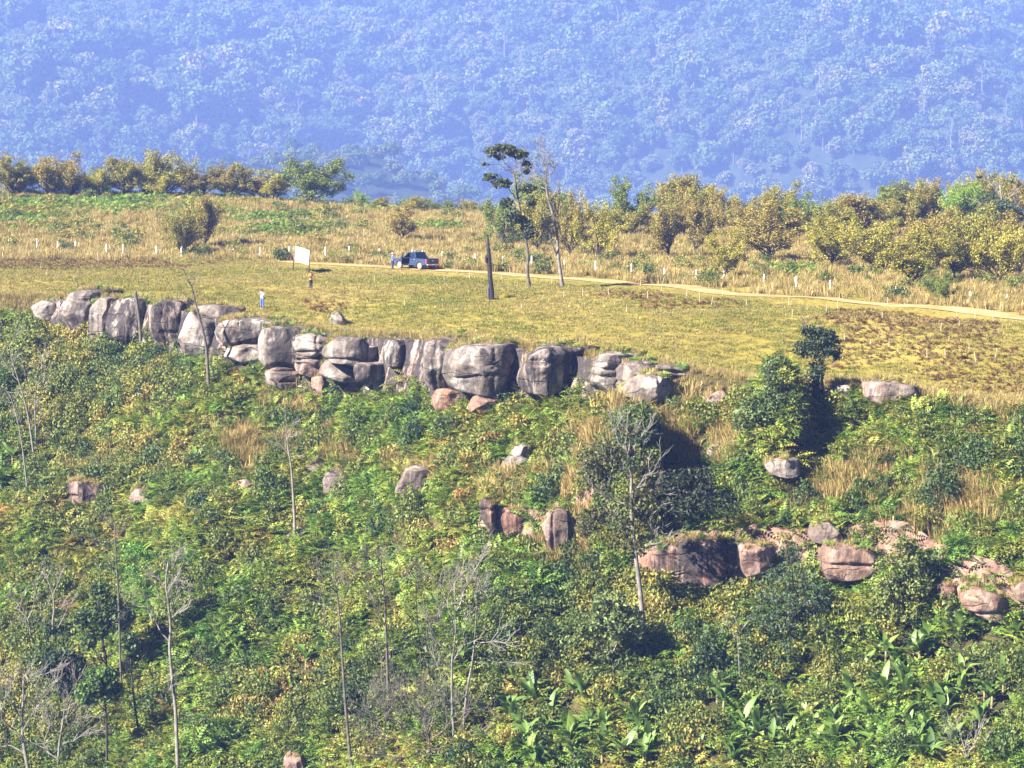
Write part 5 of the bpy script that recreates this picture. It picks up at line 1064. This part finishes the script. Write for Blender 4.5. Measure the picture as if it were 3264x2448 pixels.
    # seats
    for y_ in (-.4, .4):
        st_ = bmo('seat', [solid([(-.05, .50), (.48, .50), (.48, .68), (-.05, .66)], y_ - .25, y_ + .25, .04), solid([(-.12, .62), (.04, .62), (-.06, 1.30), (-.2, 1.28)], y_ - .24, y_ + .24, .04)], M['inside'], t)
    mb = MB(); mb.box((.92, 0, .95), (.25, 1.5, .25)); obj('dashboard', mb.mesh('dashboard', M['inside']), t)
    # front door, swung open
    dr = empty('door', (0, 0, 0)); dr.parent = t; dr.location = (1.02, .88, 0); dr.rotation_euler = (0, 0, -math.radians(52))
    bmo('door_panel', solid([(-1.0, .52), (0, .48), (0, 1.12), (-1.0, 1.13)], -.05, .02, .02), M['paint'], dr)
    mb = MB(); mb.tube([(-.02, 0, 1.12), (-.60, -.14, 1.68), (-.98, -.14, 1.68), (-1.0, 0, 1.13)], [.028] * 4, 6); obj('window_frame', mb.mesh('window_frame', M['paint']), dr)
    pane('window', [(-.97, .0, 1.14), (-.06, .0, 1.14), (-.60, -.13, 1.66), (-.95, -.13, 1.66)], dr)
    mb = MB(); mb.box((-.15, .12, 1.18), (.12, .2, .15)); obj('mirror', mb.mesh('mirror', M['paint']), dr)
    mb = MB(); mb.box((-.5, -.065, .85), (.8, .03, .45)); obj('door_trim', mb.mesh('door_trim', M['inside']), dr)
    # wheels
    def wheel(x, sg):
        w = empty('wheel', (0, 0, 0)); w.parent = t; w.location = (x, .79 * sg, WR)
        def lathe(prof, n=24):
            V = [(r_ * math.cos(a), y_ * sg, r_ * math.sin(a)) for r_, y_ in prof for a in np.arange(n) * 2 * math.pi / n]; k = len(prof)
            return V, [(i*n+j, i*n+(j+1) % n, (i+1)*n+(j+1) % n, (i+1)*n+j) for i in range(k-1) for j in range(n)] + [tuple(range((k-1)*n, k*n))]
        mb = MB(); mb.add(*lathe([(.05, -.11), (.30, -.12), (.36, -.10), (.372, 0), (.36, .10), (.30, .12), (.25, .11), (.05, .07)])); obj('tyre', mb.mesh('tyre', M['tyre'], smooth=True), w)
        mb = MB(); mb.add(*lathe([(.26, .112), (.255, .125), (.22, .10), (.12, .10), (.07, .13), (.02, .13)])); obj('rim', mb.mesh('rim', M['rim'], smooth=True), w)
    for x in (FX, RX):
        for sg in (-1, 1): wheel(x, sg)
    for sg in (-1, 1):
        mb = MB(); mb.box((-2.60, .84 * sg, .88), (.10, .13, .42)); obj('tail_lamp', mb.mesh('tail_lamp', M['red']), t)
        mb = MB(); mb.box((2.44, .66 * sg, .82), (.16, .34, .17)); obj('headlamp', mb.mesh('headlamp', M['clear']), t)
    bmo('rear_bumper', solid([(-2.78, .45), (-2.58, .45), (-2.58, .60), (-2.78, .58)], -.86, .86, .03), M['chrome'], t)
    bmo('front_bumper', solid([(2.40, .35), (2.62, .38), (2.62, .58), (2.40, .60)], -.86, .86, .04), M['chrome'], t)
    mb = MB(); mb.box((-2.79, 0, .52), (.02, .42, .12)); obj('number_plate', mb.mesh('number_plate', M['white']), t)
    mb = MB(); mb.box((-.3, 0, .40), (4.2, .9, .16)); obj('chassis', mb.mesh('chassis', M['inside']), t)
    tag(t, 'dark blue-grey double-cab pickup parked on the dirt track with a front door open', 'pickup')
    return t
pu, pv = uv('t', 1100, 690); g = hit(pu, pv)
make_pickup((g.x, g.y + .3, float(ground(g.x, g.y + .3)) + .06), math.radians(135))

# ------------------------------------------------------------------ people
M['skin'] = plain('skin', (0.42, 0.24, 0.15), 0.6, var=.05); M['hair'] = plain('black_hair', (0.02, 0.017, 0.015), 0.6)
M['shirt_white'] = plain('white_shirt', (0.80, 0.80, 0.84), 0.8, var=.05); M['jeans'] = plain('blue_jeans', (0.06, 0.11, 0.30), 0.85, var=.3, scale=6)
M['orange'] = plain('orange_top', (0.85, 0.26, 0.05), 0.8, var=.1); M['navy'] = plain('dark_navy_trousers', (0.02, 0.025, 0.06), 0.85)
M['bluejacket'] = plain('blue_jacket', (0.07, 0.11, 0.42), 0.8, var=.15); M['strap'] = plain('dark_strap', (0.05, 0.05, 0.08), 0.7); M['black'] = plain('black_plastic', (0.02, 0.02, 0.02), 0.4); M['shoe'] = plain('pale_shoes', (0.7, 0.68, 0.64), 0.7)
def skinned(nodes, edges, levels=2):
    """one continuous surface grown round a skeleton"""
    names = list(nodes); me = bpy.data.meshes.new('skin')
    me.from_pydata([nodes[n][0] for n in names], [(names.index(a), names.index(b)) for a, b in edges], [])
    o = bpy.data.objects.new('skin', me); COL.objects.link(o)
    o.modifiers.new('s', 'SKIN'); sv = me.skin_vertices[0].data
    for i, n in enumerate(names): r_ = nodes[n][1]; sv[i].radius = r_ if isinstance(r_, tuple) else (r_, r_); sv[i].use_root = (i == 0)
    m2 = o.modifiers.new('u', 'SUBSURF'); m2.levels = levels; m2.render_levels = levels
    dg = bpy.context.evaluated_depsgraph_get(); new = bpy.data.meshes.new_from_object(o.evaluated_get(dg))
    bpy.data.objects.remove(o, do_unlink=True)
    V = np.zeros(len(new.vertices) * 3); new.vertices.foreach_get('co', V)
    Fc = [tuple(p.vertices) for p in new.polygons]; bpy.data.meshes.remove(new)
    return V.reshape(-1, 3), Fc
def ellipsoid(c, r_, n=14, m=9):
    V = []; 
    for i in range(m + 1):
        th = math.pi * i / m
        for j in range(n): V.append((c[0] + r_[0]*math.sin(th)*math.cos(2*math.pi*j/n), c[1] + r_[1]*math.sin(th)*math.sin(2*math.pi*j/n), c[2] + r_[2]*math.cos(th)))
    return V, [(i*n+j, (i+1)*n+j, (i+1)*n+(j+1) % n, i*n+(j+1) % n) for i in range(m) for j in range(n)]
def person(loc, rz, height, elbows, hands, label, top, trousers, shoes='shoe', hat=None, strap=False, bag=None, held=False, long_sleeve=False):
    """local frame: +y is where the person faces, metres for a 1.70 m figure; elbows/hands given for left (-x) and right (+x)"""
    t = empty('person', loc, rz); k = height / 1.70; t.scale = (k, k, k)
    N_ = {'pelvis': ((0, 0, .92), (.15, .105)), 'waist': ((0, 0, 1.08), (.135, .10)), 'chest': ((0, 0, 1.28), (.165, .115)), 'neckb': ((0, 0, 1.42), (.085, .075)), 'neck': ((0, .01, 1.49), .052), 'skull': ((0, .02, 1.58), (.07, .08)), 'crown': ((0, .015, 1.66), (.055, .065))}
    Ed = [('pelvis', 'waist'), ('waist', 'chest'), ('chest', 'neckb'), ('neckb', 'neck'), ('neck', 'skull'), ('skull', 'crown')]
    for sg, n_ in ((-1, 'l'), (1, 'r')):
        e, h = elbows[n_], hands[n_]
        N_.update({'sh' + n_: ((.19 * sg, 0, 1.38), .062), 'el' + n_: (e, .044), 'wr' + n_: (h, .031), 'hip' + n_: ((.09 * sg, 0, .84), .095), 'kn' + n_: ((.10 * sg, .02, .48), .062), 'an' + n_: ((.105 * sg, -.01, .09), .042), 'to' + n_: ((.12 * sg, .15, .035), .033)})
        Ed += [('neckb', 'sh' + n_), ('sh' + n_, 'el' + n_), ('el' + n_, 'wr' + n_), ('pelvis', 'hip' + n_), ('hip' + n_, 'kn' + n_), ('kn' + n_, 'an' + n_), ('an' + n_, 'to' + n_)]
    body = MB(); body.add(*skinned(N_, Ed))
    body.add(*ellipsoid((0, .025, 1.595), (.078, .095, .115))); body.add(*ellipsoid((0, .125, 1.585), (.016, .024, .022), 8, 6))
    for sg in (-1, 1): body.add(*ellipsoid((.08 * sg, .01, 1.59), (.014, .025, .034), 8, 6)); 
    for sg, n_ in ((-1, 'l'), (1, 'r')):                       # palms and five curled fingers
        h = np.array(hands[n_]); e = np.array(elbows[n_]); f = unit(h - e); s_ = unit(np.cross(f, [0, 0, 1]) + 1e-6); body.add(*ellipsoid(h + f * .045, (.036, .036, .045), 8, 6))
        for q, ln_ in enumerate((.055, .07, .075, .07, .055)):
            b0 = h + f * (.07 if q else .03) + s_ * (.03 - .015 * q) * (1 if q else 1.4); cu = np.array([0, .02, -.015])
            body.tube([b0, b0 + f * ln_ * .5 + cu * .4, b0 + f * ln_ * .8 + cu], [.010, .009, .007], 5)
    obj('body', body.mesh('body', M['skin'], smooth=True), t)
    # clothes, a little wider than the body
    S_ = {n_: (N_[n_][0], tuple(q + .018 for q in N_[n_][1])) for n_ in ('waist', 'chest', 'neckb')}; S_ = {'chest': S_['chest'], 'waist': S_['waist'], 'hem': ((0, 0, .87), (.178, .130)), 'neckb': S_['neckb']}
    Es = [('chest', 'waist'), ('waist', 'hem'), ('chest', 'neckb')]
    for sg, n_ in ((-1, 'l'), (1, 'r')):
        S_['sh' + n_] = (N_['sh' + n_][0], .08); e = np.array(elbows[n_]); sh = np.array(N_['sh' + n_][0]); h = np.array(hands[n_])
        S_['sl' + n_] = (tuple(sh + (e - sh) * (.75 if not long_sleeve else 1.0)), .064); Es += [('neckb', 'sh' + n_), ('sh' + n_, 'sl' + n_)]
        if long_sleeve: S_['cf' + n_] = (tuple(e + (h - e) * .85), .045); Es.append(('sl' + n_, 'cf' + n_))
    mb = MB(); mb.add(*skinned(S_, Es)); obj('shirt', mb.mesh('shirt', M[top], smooth=True), t)
    Tn = {'pelvis': ((0, 0, .93), (.162, .118)), 'band': ((0, 0, 1.03), (.150, .112))}; Et = [('pelvis', 'band')]
    for n_ in 'lr':
        Tn.update({'hip' + n_: (N_['hip' + n_][0], .108), 'kn' + n_: (N_['kn' + n_][0], .078), 'an' + n_: (N_['an' + n_][0], .066)}); Et += [('pelvis', 'hip' + n_), ('hip' + n_, 'kn' + n_), ('kn' + n_, 'an' + n_)]
    mb = MB(); mb.add(*skinned(Tn, Et)); obj('trousers', mb.mesh('trousers', M[trousers], smooth=True), t)
    for sg in (-1, 1):
        mb = MB(); mb.add(*ellipsoid((.115 * sg, .06, .045), (.052, .14, .05), 12, 7)); obj('shoe', mb.mesh('shoe', M[shoes], smooth=True), t)
    V, Fc = ellipsoid((0, .005, 1.625), (.09, .108, .098), 16, 10); V = np.array(V); V[:, 2] = np.maximum(V[:, 2], 1.56 + .08 * np.clip((V[:, 1] - 0) / .1, 0, 1))
    mb = MB(); mb.add(V, Fc); obj('hair', mb.mesh('hair', M['hair'], smooth=True), t)
    if hat:
        mb = MB(); V, Fc = ellipsoid((0, .005, 1.645), (.10, .12, .095), 16, 10); V = np.array(V); V[:, 2] = np.maximum(V[:, 2], 1.62); mb.add(V, Fc); mb.box((0, .13, 1.635), (.14, .12, .015)); obj('cap', mb.mesh('cap', M[hat], smooth=True), t)
    if strap:
        mb = MB(); pts = [(-a_, b_, c_) for a_, b_, c_ in [(-.14, .05, 1.41), (-.11, .15, 1.33), (0, .155, 1.18), (.12, .13, 1.03), (.18, .05, .96), (.17, -.10, .98), (.05, -.145, 1.15), (-.09, -.13, 1.34), (-.14, -.04, 1.42)]]; mb.tube(pts, [.022] * len(pts), 6); obj('bag_strap', mb.mesh('bag_strap', M['strap'], smooth=True), t)
        mb = MB(); mb.box((-.20, .03, .92), (.09, .22, .17)); obj('bag', mb.mesh('bag', M['strap']), t)
    tag(t, label, 'person')
    if held:
        c = empty('camera_in_hands', Vector(loc) + Matrix.Rotation(rz, 3, 'Z') @ Vector((0, .24, 1.58)) * k, rz); c.scale = (k, k, k)
        mb = MB(); mb.box((0, 0, 0), (.13, .06, .085)); obj('camera_body', mb.mesh('camera_body', M['black']), c); mb = MB(); mb.tube([(0, .03, 0), (0, .10, 0)], [.036, .034], 10); obj('lens', mb.mesh('lens', M['black']), c)
        tag(c, held, 'camera')
    return t
UPH = dict(elbows={'l': (-.33, .12, 1.27), 'r': (.33, .12, 1.27)}, hands={'l': (-.09, .20, 1.53), 'r': (.09, .20, 1.53)})
g = hit(*uv('s', 178, 776)); person(g, math.radians(165), 63 / F * g.y, UPH['elbows'], UPH['hands'], 'person in white shirt and blue jeans raising both hands to the face', 'shirt_white', 'jeans', strap=True, held='small dark camera held up by the person in white')
g = hit(*uv('s', 667, 576)); person(g, math.radians(205), 54 / F * g.y, UPH['elbows'], UPH['hands'], 'person in an orange top and dark trousers standing below the signboard', 'orange', 'navy', 'black', held='small dark camera held up by the person in orange')
g = hit(*uv('t', 455, 690)); person((g.x, g.y - .2, float(ground(g.x, g.y - .2))), math.radians(-60), 1.70, {'l': (-.25, .03, 1.12), 'r': (.25, .03, 1.12)}, {'l': (-.22, .12, .90), 'r': (.22, .12, .90)}, 'person in a blue jacket and white cap beside the front of the pickup', 'bluejacket', 'navy', 'black', hat='white', long_sleeve=True)

# ------------------------------------------------------------------ ground cover
rs_ = np.random.default_rng(8)
def area(n, x0, x1, f):
    """n random ground points: f maps random numbers to y given x"""
    x = rs_.uniform(x0, x1, n); y = f(x, rs_.random(n)); z = ground(x, y)
    u = U0 + F * x / y; v = V0 + F * (HC - z) / y
    k = (u > -260) & (u < 3520) & (v < 2900)
    return np.stack([x, y, z], 1)[k], u[k], v[k]
def off_track(p):
    d = np.full(len(p), 1e9)
    for q in TRACK[::4]: d = np.minimum(d, (p[:, 0] - q[0]) ** 2 + (p[:, 1] - q[1]) ** 2)
    return np.sqrt(d) > 1.35 + .5 * vn2(p[:, 0] * .5, p[:, 1] * .5, 77)
def blob(u, v, lst):
    s = np.zeros(len(u))
    for (x, y, rx, ry) in lst: s = np.maximum(s, np.exp(-(((u / 1.4755 - x) / rx) ** 2 + ((v / 1.4755 - y) / ry) ** 2)))
    return s
def put(name, label, cat, p, protos, smin, smax, tilt=.12, zs=(.85, 1.2)):
    n = len(p); s = rs_.uniform(smin, smax, n)
    rot = np.stack([rs_.normal(size=n) * tilt, rs_.normal(size=n) * tilt, rs_.uniform(0, 6.28, n)], 1)
    scl = np.stack([s, s, s * rs_.uniform(*zs, n)], 1)
    return scatter(name, label, cat, p, rot, scl, rs_.integers(0, len(protos), n), protos)
# short field grass in front of the track, and its browner bracken patches
fg = [grass_mesh(500 + i, M['fgrass'], 46, .22, .55, .038, .7) for i in range(5)]
p, u, v = area(36000, -62, 56, lambda x, q: edge_y(x) + .3 + q * (np.interp(x, TRACK[:, 0], TRACK[:, 1]) + 4 - edge_y(x)))
brown = blob(u, v, [(2000,700,220,70),(2150,800,200,60),(1850,760,120,50),(150,570,300,14),(700,660,60,16),(1500,660,120,15),(1350,640,120,10),(1900,660,200,20)])
pr = vn2(p[:, 0] * .25, p[:, 1] * .12, 61) * .5 + .5
isb = (brown * .85 + pr * .35 > .55) & (rs_.random(len(p)) < .6); sel = off_track(p)
thin = rs_.random(len(p)) < .75
nt_ = (np.interp(p[:, 0], TRACK[:, 0], TRACK[:, 1]) - p[:, 1] < 9) & (p[:, 0] > TRACK[:, 0].min())
put('verge_grass', 'very short trampled grass along the near side of the dirt track', 'grass', p[sel & ~isb & thin & nt_], fg, .2, .4)
isb = isb | nt_
put('field_grass', 'short olive and straw grass covering the plateau field', 'grass', p[sel & ~isb & thin], fg, .4, 1.15, .15, (.5, 1.1))
bk = [fern_mesh(520 + i, M['bracken'], 8, .42) for i in range(4)]
put('dead_bracken', 'low rusty bracken patches scattered over the plateau field', 'bracken', p[sel & isb & ~nt_], bk, .45, 1.0)
# rough tall grass on both sides of the track and behind the fence
tg_ = [grass_mesh(540 + i, M['dry'], 46, .75, .4, .035, .55) for i in range(5)]
p, u, v = area(26000, -75, 75, lambda x, q: np.interp(x, TRACK[:, 0], TRACK[:, 1]) + 2.4 + q * (405 - np.interp(x, TRACK[:, 0], TRACK[:, 1])))
nz = vn2(p[:, 0] * .08, p[:, 1] * .06, 63) + .6 * vn2(p[:, 0] * .25, p[:, 1] * .2, 64)
bankf = blob(u, v, [(60,460,180,34),(250,450,200,28),(430,460,160,26),(560,470,120,18),(950,490,90,12),(600,500,150,14),(850,450,80,10),(1720,585,70,12)])
isf = (bankf * 1.1 + nz * .35 + rs_.uniform(-.3, .3, len(p)) > .55); sel = off_track(p); near = p[:, 1] < 340
put('rough_dry_grass', 'tall straw-coloured grass behind the track and fence', 'grass', p[sel & ~isf & (rs_.random(len(p)) < .75)], tg_, .6, 1.25)
fe = [fern_mesh(560 + i, M['fern'], 12, .85) for i in range(5)]
put('bank_ferns', 'green ferns covering the bank below the left horizon trees', 'ferns', p[sel & isf], fe, .55, 1.1)
sh = [shrub_mesh(580 + i, M['scrub'], 18, 22, .8, .16) for i in range(5)]
m_ = sel & (rs_.random(len(p)) < .035) & (nz > -.1)
put('plateau_scrub', 'low brown-green scrub dotted over the rough grass behind the fence', 'scrub', p[m_], sh, .6, 1.5)
# hillside
p, u, v = area(52000, -66, 56, lambda x, q: edge_y(x) - 1.2 - q * 70)
for x0, w0, sa, sb, A in SHADE_NOSES:
    x = rs_.uniform(x0 - .8, x0 + 1.5, 700); y = edge_y(x) - rs_.uniform(sa, sb + 2, 700)
    x = np.concatenate([x, rs_.uniform(x0 - w0, x0 + .5, 500)]); y = np.concatenate([y, edge_y(x[700:]) - rs_.uniform(sb - .3, sb + 2, 500)])
    pp = np.stack([x, y, ground(x, y)], 1); p = np.concatenate([p, pp]); u = np.concatenate([u, U0 + F * x / y]); v = np.concatenate([v, V0 + F * (HC - pp[:, 2]) / y])
s_ = edge_y(p[:, 0]) - p[:, 1]
dryb = blob(u, v, [(1100,1035,75,45),(1230,1045,60,50),(1275,955,55,65),(520,965,65,60),(760,985,60,32),(180,1025,50,22),(1240,1190,90,70),(1450,875,70,45),(1530,855,60,45),(1740,1075,100,45),(1560,960,60,60),(2060,1100,130,80),(1860,1040,80,50),(2150,890,90,50),(690,960,80,40),(900,1010,60,30),(1340,870,60,40),(1480,960,50,80),(620,880,80,30)])
scrb = blob(u, v, [(120,830,230,150),(330,800,160,100),(200,1010,240,60),(100,1500,160,200),(700,1500,250,150),(1600,1480,200,160),(1900,1420,260,160),(1330,950,90,90),(1400,1090,120,100),(1250,1400,250,200),(2100,1500,160,140)])
n1 = fbm2(p[:, 0] * .13, p[:, 1] * .17, 65); n2 = fbm2(p[:, 0] * .3, p[:, 1] * .3, 68)
q = rs_.random(len(p))
dry = dryb * .95 + .30 * n2 + .12 * n1 + rs_.uniform(-.32, .32, len(p)) > .46
scr = ~dry & (scrb * .75 + .45 * n1 + .2 * n2 + rs_.uniform(-.25, .25, len(p)) > .42)
fer = ~dry & ~scr
bq = np.array([(g_.x, g_.y) for g_ in BANP]); far = np.ones(len(p), bool)
nb_ = np.zeros(len(p), bool)
for b_ in bq: nb_ |= (p[:, 0] - b_[0]) ** 2 + ((p[:, 1] - b_[1] + .7) / 1.6) ** 2 < .6
far &= ~(nb_ & (scr | dry | (q > .55)))
p, dry, scr, fer, q = p[far], dry[far], scr[far], fer[far], q[far]
PL = p
hd = [grass_mesh(600 + i, M['dry'], 60, 1.15, .45, .04, .6) for i in range(5)]
ok = clear_of_rocks(PL, .75)
put('hillside_dry_grass', 'tussocks of tall tawny grass on the hillside and on top of its rocks', 'grass', PL[dry & ok & (q < .8)], hd, .6, 1.25)
ok = clear_of_rocks(PL, .55)
put('hillside_ferns', 'dense green fern cover on the hillside, partly yellowed', 'ferns', PL[fer & ok & (q < .85)], fe, .55, 1.8, .25)
ok = clear_of_rocks(PL, .9)
put('hillside_scrub', 'mixed leafy scrub with green, yellow and rusty leaves on the hillside', 'scrub', PL[((scr & (q < .5)) | (fer & (q > .93))) & ok], sh, .6, 1.5, .15, (.8, 1.5))
M['bush'] = leaf_mat('bush_leaves', [(0.0, (0.02, 0.045, 0.014)), (0.4, (0.065, 0.105, 0.02)), (0.7, (0.13, 0.155, 0.026)), (1.0, (0.20, 0.18, 0.036))], 0.11, 0.25)
bu = [shrub_mesh(700 + i, M['bush'], 46, 20, 1.15, .19, 1.0) for i in range(5)]
dkb = blob(u, v, [(120,830,230,140),(330,800,160,90),(60,960,150,90),(100,1500,200,200),(500,1480,260,150),(700,1560,220,110),(1600,1480,200,160),(1330,1550,260,110),(1420,1100,130,90),(1900,1420,230,160),(1250,1330,140,90),(2100,1560,180,140),(1480,1000,90,60)])[far]
cl = vn2(p[:, 0] * .22, p[:, 1] * .22, 71)
pick = (rs_.random(len(p)) < .012 + .05 * dkb * (cl > -.1)) & clear_of_rocks(p, 1.5) & clear_of_rocks(p, .5)
put('hillside_bushes', 'taller dark bushes mixed into the hillside scrub', 'bushes', p[pick], bu, .5, 1.25, .12, (.8, 1.5))
from mathutils.bvhtree import BVHTree
tp = []
for o_, g_ in TOPS:
    bv = BVHTree.FromPolygons([v_.co for v_ in o_.data.vertices], [q_.vertices for q_ in o_.data.polygons])
    co = np.array([v_.co for v_ in o_.data.vertices]); lo, hi = co.min(0), co.max(0)
    n = int((hi[0] - lo[0]) * (hi[1] - lo[1]) * (5 if g_ != UP else 6))
    for _ in range(n):
        x_, y_ = rs_.uniform(lo[0], hi[0]), rs_.uniform(lo[1], hi[1])
        if g_ == UP and y_ < lo[1] + (hi[1] - lo[1]) * rs_.uniform(.2, .5): continue
        h_ = bv.ray_cast(Vector((x_, y_, hi[2] + 1)), Vector((0, 0, -1)))
        if h_[0] is not None and h_[1].z > .55 and h_[0].z > lo[2] + (hi[2] - lo[2]) * .6: tp.append(np.array(h_[0] + o_.location) - np.array([0, 0, .06]))
tp = np.array(tp); gf = rs_.random(len(tp)) < .3
put('rock_top_grass', 'tawny grass tufts growing on top of the rocks', 'grass', tp[~gf], tg_, .2, .75, .2)
put('rock_top_ferns', 'small green ferns growing on top of the rocks', 'ferns', tp[gf], fe, .25, .7, .3)
# grass fringe and seedlings along the lip
x = rs_.uniform(-62, 54, 5000); y = edge_y(x) + rs_.normal(size=5000) * np.where(x > 9, 2.2, .7) + .3; p = np.stack([x, y, ground(x, y)], 1)
put('lip_grass', 'tawny grass fringe along the cliff lip', 'grass', p[clear_of_rocks(p, .3, -20)], tg_, .35, .8)

# ------------------------------------------------------------------ air
m, nt, N, L = nmat('blue_haze')
out = N("ShaderNodeOutputMaterial"); pv_ = N("ShaderNodeVolumePrincipled")
pv_.inputs["Color"].default_value = (0.27, 0.41, 1.0, 1); pv_.inputs["Density"].default_value = HAZE_DENSITY; pv_.inputs["Anisotropy"].default_value = 0.0
L(pv_.outputs[0], out.inputs["Volume"]); m.cycles.volume_sampling = 'EQUIANGULAR'; m.cycles.homogeneous_volume = True
mb = MB(); z0, z1 = -200.0, 310.0
mb.box((0, 2110, (z0 + z1) / 2), (3500, 4320, z1 - z0))
tag(obj('haze', mb.mesh('haze', m)), 'blue haze hanging in the air before the mountain', 'haze', kind='stuff')
